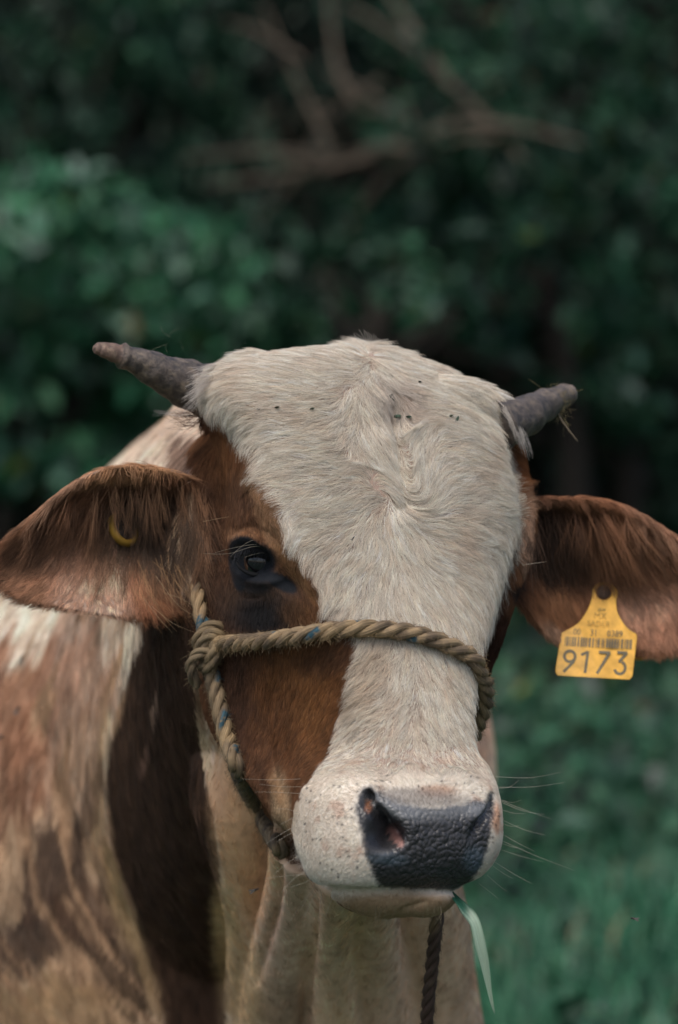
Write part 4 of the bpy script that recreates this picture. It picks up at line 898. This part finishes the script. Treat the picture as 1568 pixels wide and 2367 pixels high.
# long hair hanging from the roof of each ear cup
def curtain(n_, u0, u1, v0, v1, lean, L0, L1, seed, tipc):
    r = np.random.default_rng(seed); u = r.uniform(u0, u1, n_); v = v0+(v1-v0)*r.random(n_); nc = n_//5; cu_ = r.uniform(u0, u1, nc); cv_ = v0+(v1-v0)*r.random(nc)**.9
    ci = r.integers(0, nc, n_); u = cu_[ci]+r.normal(0, 5, n_); v = cv_[ci]+r.normal(0, 6, n_); S = []; H0 = []; cols = []; clr = r.uniform(.45, 1.5, nc); cln = r.normal(0, .22, nc); cL = r.uniform(L0, L1, nc)
    for i in range(n_):
        h0 = hit(u[i], v[i]);
        if h0 is None or h0[1] > 30: continue
        L = cL[ci[i]]*r.uniform(.75, 1.15); ln = lean+cln[ci[i]]+r.normal(0, .06)+(u[i]-(u0+u1)/2)/(u1-u0)*.35; k_ = r.normal(0, .06); ds = [0, -.35, -.6, -.55]; q = [h0+np.array([0, .05, 0])]
        for j, t in enumerate((.35, .7, 1.0)):
            uu = u[i]+L*t*(ln+k_*t)+(cu_[ci[i]]-u[i])*.7*t; vv = v[i]+L*t; hh = hit(uu, vv); dd = h0[1]+ds[j+1]
            if hh is not None and abs(hh[1]-h0[1]) < 5: dd = min(dd, hh[1]-.35)
            q.append(A(uu, vv, dd))
        if u0 < 784 and any(abs(math.hypot(*(np.array(UV(z_[None])).ravel()-np.array([292, 1218])))-44) < 13 and UV(z_[None])[0][0] < 300 and UV(z_[None])[1][0] > 1195 for z_ in q) and r.random() < .6: continue
        S.append(q); H0.append(h0); cols.append(clr[ci[i]])
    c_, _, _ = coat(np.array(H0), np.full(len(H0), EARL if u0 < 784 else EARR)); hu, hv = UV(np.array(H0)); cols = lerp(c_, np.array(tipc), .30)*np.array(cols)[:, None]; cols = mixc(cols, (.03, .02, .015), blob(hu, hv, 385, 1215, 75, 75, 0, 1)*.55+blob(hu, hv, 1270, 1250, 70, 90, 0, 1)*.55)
    S = catmull(np.array(S).transpose(1, 0, 2), 8).transpose(1, 0, 2)
    curves_obj('ear_tuft', S, np.linspace(1, .35, 8)[None]*.014, cols.clip(0.004, .7), mh, cow)
curtain(3000, 215, 480, 1112, 1290, .02, 40, 135, 31, (.27, .165, .095))
curtain(900, 60, 240, 1150, 1290, -.45, 40, 80, 32, (.24, .135, .08))
curtain(450, 300, 400, 1290, 1350, .25, 60, 110, 33, (.36, .20, .10))
curtain(2200, 1230, 1450, 1175, 1290, .25, 60, 130, 34, (.24, .12, .06))
curtain(600, 1420, 1590, 1200, 1300, .5, 40, 90, 35, (.30, .17, .10))
# ------------------------------------------------------------------ blade of grass in the mouth
mbl, nt, pb = nmat('grass_blade'); ac = attr_col(nt); fb = attr_col(nt, 'fib'); wv = N(nt, 'ShaderNodeTexNoise'); wv.inputs['Scale'].default_value = 1; wv.inputs['Detail'].default_value = 2; nt.links.new(fb.outputs['Vector'], wv.inputs['Vector'])
mr = N(nt, 'ShaderNodeMapRange'); mr.inputs['From Min'].default_value = .35; mr.inputs['From Max'].default_value = .65; mr.inputs['To Min'].default_value = .6; mr.inputs['To Max'].default_value = 1.3; nt.links.new(wv.outputs['Fac'], mr.inputs['Value'])
sc_ = N(nt, 'ShaderNodeVectorMath', operation='SCALE'); nt.links.new(ac.outputs['Color'], sc_.inputs[0]); nt.links.new(mr.outputs[0], sc_.inputs['Scale']); nt.links.new(sc_.outputs[0], pb.inputs['Base Color']); pb.inputs['Roughness'].default_value = .5
k = catmull(np.array([(1030,2050,-9,10,60),(1056,2078,-10.2,16,62),(1075,2100,-11,18,48),(1098,2132,-11.6,12.5,10),(1110,2180,-11.8,12.5,3),(1121,2230,-11.8,10,-3),(1130,2280,-11.7,6,-6),(1138,2320,-11.6,3.5,-8),(1144,2343,-11.5,.6,-8)], float), 70)
V, Fc, cols, fibv = [], [], [], []
for i, (u, v, d, wd, tw) in enumerate(k):
    t = k[min(i+1, 69)][:2]-k[max(i-1, 0)][:2]; t /= np.linalg.norm(t); nn = np.array([t[1], -t[0]]); tw = math.radians(tw)
    for s_, z in ((-1, 0), (-.5, -.05), (0, .14), (.5, -.05), (1, 0)):
        V.append(A(u+nn[0]*wd*s_*math.cos(tw)*1.0, v+nn[1]*wd*s_*math.cos(tw), d+z+s_*wd/K*math.sin(tw))); f = smooth01(np.array((v-2095)/35.)); cols.append(lerp(np.array([.012, .07, .04]), np.array([.22, .31, .23]), f)); fibv.append((s_*9, i*.03, 0))
nV = len(V)
V2 = [p+np.array([0, .035, 0]) for p in V]; V += V2; cols += cols; fibv += fibv
for i in range(69):
    for j in range(4): a = i*5+j; Fc.append((a, a+1, a+6, a+5)); Fc.append((nV+a, nV+a+5, nV+a+6, nV+a+1))
    for j in (0, 4): a = i*5+j; Fc.append((a, a+5, nV+a+5, nV+a))
bl = mesh_obj('grass_blade', V, Fc, mbl); tag(bl, 'single pale green grass blade hanging from the corner of the mouth', 'grass blade'); setcol(bl.data, 'col', cols); at = bl.data.attributes.new('fib', 'FLOAT_VECTOR', 'POINT'); at.data.foreach_set('vector', np.array(fibv, np.float32).ravel())

# ------------------------------------------------------------------ crumbs of leaf caught in the forehead hair, flies
mcr = plain('dry_leaf', (.035, .04, .022), .8, .3, .6); mcr2 = plain('green_leaf_bit', (.04, .07, .045), .7, .3, .5); mfly = plain('fly_body', (.012, .011, .01), .4); mwing = plain('fly_wing', (.12, .11, .1), .3)
for i, (u, v, s_, an, m_, lb) in enumerate([(922,964,.55,10,mcr2,'green crumb of leaf in the groove in the middle of the forehead'),(944,968,.45,-5,mcr2,None),(1052,974,.5,60,mcr2,'green crumb of leaf on the forehead towards the right horn'),(1038,966,.35,20,mcr,None),(640,945,.38,5,mcr,'dark crumb in the pale hair near the left horn'),(720,949,.34,20,mcr,None),(598,948,.28,0,mcr,None),(897,916,.45,50,mcr,'dark crumb high on the forehead between the horns'),(905,925,.3,-30,mcr,None),(967,889,.3,0,mcr,None)]):
    h0 = hit(u, v, .34); s_ *= .62; V, Fc = [], []; a = math.radians(an); rq = random.Random(i)
    up = h0*0; n_ = 10
    for ring_, zz in ((0, .0), (1, .06)):
        for q in range(n_):
            t = 2*PI*q/n_; r_ = s_*(.7+.5*rq.random()); x_, z_ = r_*math.cos(t)*.9, r_*math.sin(t)*.42
            V.append(h0+np.array([x_*math.cos(a)-z_*math.sin(a), -zz+.1*math.sin(t*2), x_*math.sin(a)+z_*math.cos(a)]))
    Fc = [tuple(range(n_)), tuple(range(2*n_-1, n_-1, -1))]+[(q, (q+1) % n_, n_+(q+1) % n_, n_+q) for q in range(n_)]
    o = mesh_obj('leaf_crumb', V, Fc, m_, smooth=False); labs_ = {1:'narrow green crumb just right of the one in the forehead groove',3:'dark crumb beside the green crumb towards the right horn',5:'dark crumb below the crown, between the left horn and the groove',6:'tiny dark crumb closest to the left horn',8:'tiny crumb touching the lower edge of the crumb high on the forehead',9:'tiny dark crumb alone right of the middle below the crown'}
    tag(o, lb or labs_[i], 'leaf crumb', 'leaf crumbs caught in the forehead hair')
def fly(u, v, d, ang, s_, label, group, on=True):
    h0 = hit(u, v, .9*s_+ (.5 if d is None else 0)) if d is None else A(u, v, d)
    r_ = empty('fly', W(h0)[0], label, 'fly', group); a = math.radians(ang); ax = np.array([math.cos(a), 0, math.sin(a)]); rot = np.stack([ax, [0, 1, 0], np.cross(ax, [0, 1, 0])], 1)
    V, Fc = ellipsoid(h0, (.42*s_, .17*s_, .18*s_), 8, rot); mesh_obj('abdomen', V, Fc, mfly, r_)
    V, Fc = ellipsoid(h0+ax*.48*s_, (.14*s_, .13*s_, .14*s_), 6, rot); mesh_obj('head', V, Fc, mfly, r_)
    for sg in (-1, 1):
        q = np.array([(0.1, 0), (-.1, .16), (-.55, .3), (-.7, .16), (-.4, .02)])*s_; V = [h0+rot@np.array([x_, -.2*s_, z_*sg]) for x_, z_ in q]; V += [p+np.array([0, .012, 0]) for p in V]
        mesh_obj('wing', V, [(0,1,2,3,4), (9,8,7,6,5)]+[(i, (i+1) % 5, 5+(i+1) % 5, 5+i) for i in range(5)], mwing, r_, smooth=False)
for u, v, d, an, s_, l in [(810,1250,None,50,.32,'small dark fly sitting on the pale forehead above the eye'),(68,1537,None,80,.8,'fly on the flank close below the left ear'),(59,1649,None,60,.8,'fly on the reddish patch of the flank, middle of three'),(20,1712,None,30,.9,'fly on the flank nearest the left frame edge'),(617,2052,None,20,.7,'fly on the tan throat skin below the jaw rope'),(1467,2123,0,170,.55,'small brown insect flying over the grass right of the muzzle')]:
    fly(u, v, d, an, s_, l, 'flies around the bull')
# straw stuck on the right horn
ms = plain('straw', (.22, .17, .11), .7)
k = catmull(np.array([A(1286,940,14.6),A(1296,966,14.2),(A(1314,992,14)),A(1336,1020,14)]), 14); V, Fc = tube(k, np.linspace(.075, .03, 14), 6); tag(mesh_obj('straw', V, Fc, ms), 'short dry straw stuck to the tip of the right horn', 'straw')
rf = np.random.default_rng(12); fz = []
for cu_, cv_, cd_, rd_, nn_ in [(1290,925,14.6,22,60),(1300,950,15,16,26),(392,788,5.5,30,5)]:
    for i in range(nn_):
        s0 = np.array([cu_+rf.normal(0, rd_*.5), cv_+rf.normal(0, rd_*.45)]); q = [s0]
        for _ in range(3): st_v = (rf.normal(0, 9, 2) if len(q) < 2 else (q[-1]-q[-2])*.8+rf.normal(0, 6, 2)); q.append(q[-1]+st_v)
        fz.append(catmull(np.array([A(a_[0], a_[1], cd_+rf.normal(0, .3)) for a_ in q]), 9))
w_ = curves_obj('plant_fluff', np.array(fz[:-5]), np.full((1, 9), .011), np.tile((.25, .2, .1), (len(fz)-5, 1)), mh, None); tag(w_, 'wispy dry plant fluff wrapped round the tip of the right horn', 'plant fluff')
w_ = curves_obj('plant_fluff', np.array(fz[-5:]), np.full((1, 9), .007), np.tile((.25, .26, .18), (5, 1)), mh, None); tag(w_, 'loose thread of fluff floating above the left horn', 'plant fluff')
# ------------------------------------------------------------------ ground, grass, shrubs behind
def at(u, v, m):
    """world point seen at u, v and m metres along the view"""
    return W(A(u, v, (m-DIST)*100))[0]
mg, nt, pb = nmat('soil'); nz = N(nt, 'ShaderNodeTexNoise'); nz.inputs['Scale'].default_value = 3; nz.inputs['Detail'].default_value = 8; ge = N(nt, 'ShaderNodeNewGeometry'); nt.links.new(ge.outputs['Position'], nz.inputs['Vector'])
cr = N(nt, 'ShaderNodeValToRGB'); cr.color_ramp.elements[0].color = (.010, .030, .017, 1); cr.color_ramp.elements[1].color = (.03, .06, .035, 1); nt.links.new(nz.outputs['Fac'], cr.inputs[0]); nt.links.new(cr.outputs[0], pb.inputs['Base Color']); pb.inputs['Roughness'].default_value = .95
def gh(x, y): return 0.05*np.sin(x*.7)*np.sin(y*.5)*smooth01((np.asarray(y, float)-4)/3)+.0
gx, gy = np.linspace(-60, 60, 121), np.concatenate([np.linspace(-30, 20, 101), np.linspace(21, 120, 40)]); X, Y = np.meshgrid(gx, gy, indexing='ij'); Z = gh(X, Y)+smooth01((Y-16.5)/16)*12; nx, ny = X.shape
V = np.stack([X, Y, Z], -1).reshape(-1, 3); Fc = [(i*ny+j, (i+1)*ny+j, (i+1)*ny+j+1, i*ny+j+1) for i in range(nx-1) for j in range(ny-1)]
tag(mesh_obj('ground', V, Fc, mg, cm=False), kind='structure')
def leafmat(name, rough=.5, spec=.5, trans=.25):
    m, nt, pb = nmat(name); ac = attr_col(nt); nt.links.new(ac.outputs['Color'], pb.inputs['Base Color']); pb.inputs['Roughness'].default_value = rough; pb.inputs['Specular IOR Level'].default_value = spec
    tr = N(nt, 'ShaderNodeBsdfTranslucent'); nt.links.new(ac.outputs['Color'], tr.inputs['Color']); mxs = N(nt, 'ShaderNodeMixShader'); mxs.inputs[0].default_value = trans
    nt.links.new(pb.outputs[0], mxs.inputs[1]); nt.links.new(tr.outputs[0], mxs.inputs[2]); nt.links.new(mxs.outputs[0], nt.nodes['Material Output'].inputs['Surface']); return m
mleaf = leafmat('leaf', .55, .3); mgrass = leafmat('grass', .5, .4)
PAL = .8*np.array([(.013,.060,.033),(.020,.080,.042),(.025,.10,.050),(.038,.12,.058),(.05,.11,.075),(.075,.13,.095),(.10,.145,.12),(.10,.13,.02),(.08,.05,.025)])
def leaves(cen, size, rg, aspect=.5, up=.55, probs=None, bend=.12):
    """small bent leaves: 6 corners, 4 faces as two quads; returns V, F, col"""
    m = len(cen); d = rg.normal(0, 1, (m, 3)); d[:, 2] -= .35; d /= np.linalg.norm(d, axis=1)[:, None]
    nn = rg.normal(0, 1, (m, 3)); nn[:, 2] = np.abs(nn[:, 2])+up*2; nn -= d*(nn*d).sum(1)[:, None]; nn /= np.linalg.norm(nn, axis=1)[:, None]; b = np.cross(nn, d); s = size*(.6+.8*rg.random(m))[:, None]
    a0 = cen-d*s*.5; a3 = cen+d*s*.5; l1 = cen-d*s*.1+b*s*aspect*.5+nn*s*bend; r1 = cen-d*s*.1-b*s*aspect*.5+nn*s*bend; md_ = cen+d*s*.02
    V = np.stack([a0, l1, a3, r1, md_], 1).reshape(-1, 3); o = np.arange(m)*5
    F = np.stack([np.stack([o, o+1, o+4], 1), np.stack([o+1, o+2, o+4], 1), np.stack([o+4, o+2, o+3], 1), np.stack([o, o+4, o+3], 1)], 1).reshape(-1, 3)
    ci = rg.choice(len(PAL), m, p=probs); col = PAL[ci]*(.75+.5*rg.random((m, 1)))
    return V, F, np.repeat(col, 5, 0)
def fast_mesh(name, V, F, col, mat, parent=None):
    me = bpy.data.meshes.new(name); k = F.shape[1]
    me.vertices.add(len(V)); me.vertices.foreach_set('co', np.asarray(V, np.float32).ravel()); me.loops.add(F.size); me.loops.foreach_set('vertex_index', F.astype(np.int32).ravel())
    me.polygons.add(len(F)); me.polygons.foreach_set('loop_start', np.arange(0, F.size, k, dtype=np.int32)); me.polygons.foreach_set('loop_total', np.full(len(F), k, np.int32)); me.update(calc_edges=True)
    setcol(me, 'col', col); me.materials.append(mat); o = bpy.data.objects.new(name, me); C.objects.link(o)
    if parent is not None: o.parent = parent; o.matrix_parent_inverse = parent_inv(parent)
    return o
mbark = plain('bark', (.018, .015, .012), .9, .2, .5)
def shrub(name, u, v, m, rx, rz, nleaf, size, label, cat, group, probs, seed, ry=None, lobes=9, trunk=True, tone=1.0):
    rg = np.random.default_rng(seed); c = at(u, v, m); root = empty(name, (c[0], c[1], float(gh(c[0], c[1]))), label, cat, group); ry = ry or rx*.8
    lc = rg.normal(0, 1, (lobes, 3)); lc /= np.linalg.norm(lc, axis=1)[:, None]; lc *= rg.uniform(.25, .78, (lobes, 1)); lr = rg.uniform(.28, .5, lobes); lbr = rg.uniform(.6, 1.35, lobes)
    li = rg.integers(0, lobes, nleaf); q = rg.normal(0, 1, (nleaf, 3)); q /= np.linalg.norm(q, axis=1)[:, None]; q = lc[li]+q*lr[li][:, None]*rg.uniform(.5, 1.05, (nleaf, 1))**.5
    # leaves gather in sprays
    ns = max(8, nleaf//26); sp = rg.integers(0, nleaf, ns); si = rg.integers(0, ns, nleaf); q = q[sp[si]]+rg.normal(0, .055, (nleaf, 3))
    cen = c+q*np.array([rx, ry, rz]); cen[:, 2] = np.maximum(cen[:, 2], .05)
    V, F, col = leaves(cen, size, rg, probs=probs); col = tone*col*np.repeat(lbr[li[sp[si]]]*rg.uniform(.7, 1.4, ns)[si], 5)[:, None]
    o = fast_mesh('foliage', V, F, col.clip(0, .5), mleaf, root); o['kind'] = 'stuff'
    if trunk:
        base = np.array([c[0], c[1], float(gh(c[0], c[1]))-.05]); tp = c+np.array([0, 0, -rz*.2])
        V, Fc = tube(catmull(np.array([base, lerp(base, tp, .5)+rg.normal(0, .06, 3), tp]), 12), np.linspace(.07, .035, 12)*max(1, rx), 8); mesh_obj('trunk', V, Fc, mbark, root, cm=False)
        for l in lc[:7]:
            e = c+l*np.array([rx, ry, rz]); st0 = lerp(base, tp, .6+.35*rg.random())
            V, Fc = tube(catmull(np.array([st0, lerp(st0, e, .5)+rg.normal(0, .08, 3), e]), 9), np.linspace(.03, .01, 9)*max(1, rx), 6); mesh_obj('branch', V, Fc, mbark, root, cm=False)
    return root
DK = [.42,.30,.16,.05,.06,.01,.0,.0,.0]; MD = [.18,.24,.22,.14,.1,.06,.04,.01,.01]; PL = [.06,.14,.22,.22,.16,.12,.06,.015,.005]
# back row: tall dark trees that close the view
i = 0
for u, v, m, rx, rz, lb in [(-420,100,16,2.6,3.6,'tall dark tree filling the upper left corner'),(150,60,16.5,2.4,3.4,'tall dark tree behind the left shrubs'),(640,80,15.5,2.3,3.6,'dark tree behind the bare leaning branches'),(1080,60,16.2,2.4,3.4,'dark tree behind the top of the branches'),(1560,60,15.6,2.4,3.5,'tall dark tree at the upper right corner'),(2050,80,16.5,2.6,3.6,'tall dark tree behind the right edge of the view'),(-1500,100,17.5,2.8,4,'dark tree next beyond the left edge of the view'),(-2600,100,18,2.8,4,'second dark tree beyond the left edge of the view'),(-3700,100,18,2.8,4,'farthest dark tree beyond the left edge of the view'),(3100,100,17.5,2.8,4,'dark tree next beyond the right edge of the view'),(4200,100,18,2.8,4,'farthest dark tree beyond the right edge of the view')]:
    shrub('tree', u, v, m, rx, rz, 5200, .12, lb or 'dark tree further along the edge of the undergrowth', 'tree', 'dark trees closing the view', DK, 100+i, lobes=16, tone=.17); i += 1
for u, v, m, rx, rz, lb in [(60,1000,14,1.9,1.5,'dark undergrowth bush low at the left'),(620,900,14.6,1.9,1.7,'dark bush behind the crown of the head'),(1000,960,14.4,1.7,1.2,'dark bush behind the right horn'),(1350,930,14.2,1.5,1.0,'dark bush above the ear at the right'),(1800,960,14.6,1.9,1.1,'dark bush at the right edge behind the ear'),(-500,1000,14.3,1.9,1.5,'dark bush low behind the left edge of the view')]:
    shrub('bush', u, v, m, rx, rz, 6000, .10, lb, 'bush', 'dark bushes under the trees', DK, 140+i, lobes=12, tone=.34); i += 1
# nearer shrubs, their lit look put into the leaf colour by tone
si_ = 18-i
for u, v, m, rx, rz, n_, sz, pr, lb in [
    (60,720,10.2,1.05,.66,6500,.085,PL,'bright green shrub at the left edge above the ear'),
    (400,790,10.8,.85,.45,4200,.085,PL,'low pale green shrub behind the left horn'),
    (110,330,11.5,.95,.75,1900,.08,MD,'mid green shrub at the upper left'),
    (330,110,12.2,.7,.6,1100,.08,MD,'small green shrub near the top left'),
    (60,1000,11.2,.9,.4,1100,.08,MD,'grey green shrub low at the left behind the ear'),
    (1260,520,9.8,.95,.62,2200,.08,MD,'leafy shrub right of the leaning branches'),
    (1500,640,10.4,.85,.8,2000,.085,MD,'green shrub at the right edge above the ear'),
    (1330,120,11.4,1.1,.7,1900,.07,MD,'greyish leafy shrub at the top right'),
    (1030,740,10.4,.9,.4,1500,.085,PL,'shrub with pale leaves just above the crown'),
    (880,640,9.0,.55,.3,420,.09,PL,'sparse pale leaves under the leaning branches'),
    (1250,830,11,.8,.4,1100,.085,MD,'low green shrub above the right horn'),
    (700,180,12.5,.8,.8,1100,.075,DK,'sparse dark shrub at the top middle')]:
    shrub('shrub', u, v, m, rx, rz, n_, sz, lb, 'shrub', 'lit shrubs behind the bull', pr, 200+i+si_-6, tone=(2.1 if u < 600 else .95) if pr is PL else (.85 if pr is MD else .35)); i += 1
# bare leaning branches
mbr = plain('dead_bark', (.10, .08, .06), .85, .2, .35)
root = empty('fallen_branches', at(1150, 320, 9.4), 'bare brown branches leaning across the upper middle of the undergrowth', 'branches')
for pts, r in [([(480,440,9.9),(760,372,9.6),(1000,310,9.4),(1180,300,9.3),(1340,322,9.2)], .030), ([(690,700,10),(790,570,9.8),(880,440,9.6),(1000,352,9.4),(1170,322,9.3)], .034), ([(770,-40,10),(790,140,9.8),(850,250,9.7),(990,305,9.5),(1150,330,9.3)], .024), ([(800,20,9.9),(930,90,9.7),(1050,200,9.5),(1150,300,9.4),(1260,420,9.2)], .026), ([(900,-20,9.7),(970,80,9.6),(1040,190,9.5)], .022), ([(560,320,10),(700,362,9.9),(860,372,9.8)], .014), ([(940,470,10),(1000,300,9.8),(1110,240,9.6),(1180,180,9.5)], .02), ([(800,760,10.2),(812,620,10),(850,470,9.8)], .018), ([(1020,640,10.2),(1040,480,10),(1080,380,9.8)], .014)]:
    k = catmull(np.array([at(*p) for p in pts]), 40); k += np.stack([vnoise(k, 2.2, s_+int(r*1e4)) for s_ in range(3)], 1)*.03; V, Fc = tube(k, r*.46*(.25+.75*np.sin(np.linspace(.15, PI-.25, 40))), 8); mesh_obj('branch', V, Fc, mbr, root, cm=False)
rt = random.Random(5)
for i in range(13):
    a_ = rt.uniform(.1, .95); s0 = np.array([1180-520*a_+rt.uniform(-60, 60), 300+60*a_*rt.choice([-3, -1, 1, 2])]); an = math.radians(rt.uniform(110, 250)); L = rt.uniform(120, 380); d_ = rt.uniform(9.3, 10.2)
    e_ = s0+L*np.array([math.cos(an), -math.sin(an)]); mid = (s0+e_)/2+np.array([rt.uniform(-25, 25), rt.uniform(-35, 10)])
    k = catmull(np.array([at(*s0, d_), at(*mid, d_+.1), at(*e_, d_+.2)]), 14); V, Fc = tube(k, np.linspace(.009, .004, 14), 5); mesh_obj('twig', V, Fc, mbr, root, cm=False)
# grass and weeds on the ground
rg = np.random.default_rng(77); m = int(130000*HQ)
y = rg.uniform(0, 1, m)**.8*11.5+2.2; x = rg.uniform(-1, 1, m)*(2.2+y*.28); keep = ~((np.abs(x+.1) < .35) & (y < 4.9) & (y > 2.6)); x, y = x[keep], y[keep]; m = len(x)
cl = fbm(np.stack([x, y, 0*x], 1), 1.3, 4, 3); h = rg.uniform(.07, .20, m)*(1+.9*cl.clip(-.6, 1)); az = rg.uniform(0, 2*PI, m); ln = rg.uniform(.1, 1.5, m)*h; wd = rg.uniform(.003, .007, m)
b0 = np.stack([x, y, gh(x, y)-.01], 1); side = np.stack([-np.sin(az), np.cos(az), 0*az], 1)*wd[:, None]; ld = np.stack([np.cos(az), np.sin(az), 0*az], 1)*ln[:, None]; up_ = np.array([0, 0, 1.])
V = np.stack([b0-side, b0+side, b0+ld*.35+up_*(h*.62)[:, None]+side*.8, b0+ld*.35+up_*(h*.62)[:, None]-side*.8, b0+ld*1.1+up_*(h*(.95-.25*(ln/h)))[:, None]], 1).reshape(-1, 3); o5 = np.arange(m)*5
F = np.concatenate([np.stack([o5, o5+1, o5+2], 1), np.stack([o5, o5+2, o5+3], 1), np.stack([o5+3, o5+2, o5+4], 1)])
gp = 1.5*np.array([(.018,.078,.040),(.025,.10,.05),(.035,.12,.062),(.06,.13,.085),(.12,.15,.12),(.14,.11,.06)]); ci = rg.choice(6, m, p=[.28,.28,.22,.14,.05,.03]); col = gp[ci]*(.75+.5*rg.random((m, 1)))*(1+.5*cl[:, None])
gr = fast_mesh('grass', V, F, np.repeat(col, 5, 0).clip(0, .5), mgrass); tag(gr, kind='stuff')
m = int(26000*HQ); y = rg.uniform(3.2, 13.5, m); x = rg.uniform(-1, 1, m)*(1.6+y*.26); keep = ~((np.abs(x+.1) < .4) & (y < 4.9)); x, y = x[keep], y[keep]; cl = fbm(np.stack([x, y, 0*x], 1), .8, 14, 3); kk = cl > -.12; x, y, cl = x[kk], y[kk], cl[kk]
V, F, col = leaves(np.stack([x, y, gh(x, y)+rg.uniform(.05, .3, len(x))*(1+cl)], 1), .075, rg, aspect=.6, up=1.2, probs=[.12,.2,.22,.16,.12,.09,.05,.02,.02])
tag(fast_mesh('ground_cover', V, F, col*1.4*np.array([1.15, .95, 1.0]), mleaf), kind='stuff')
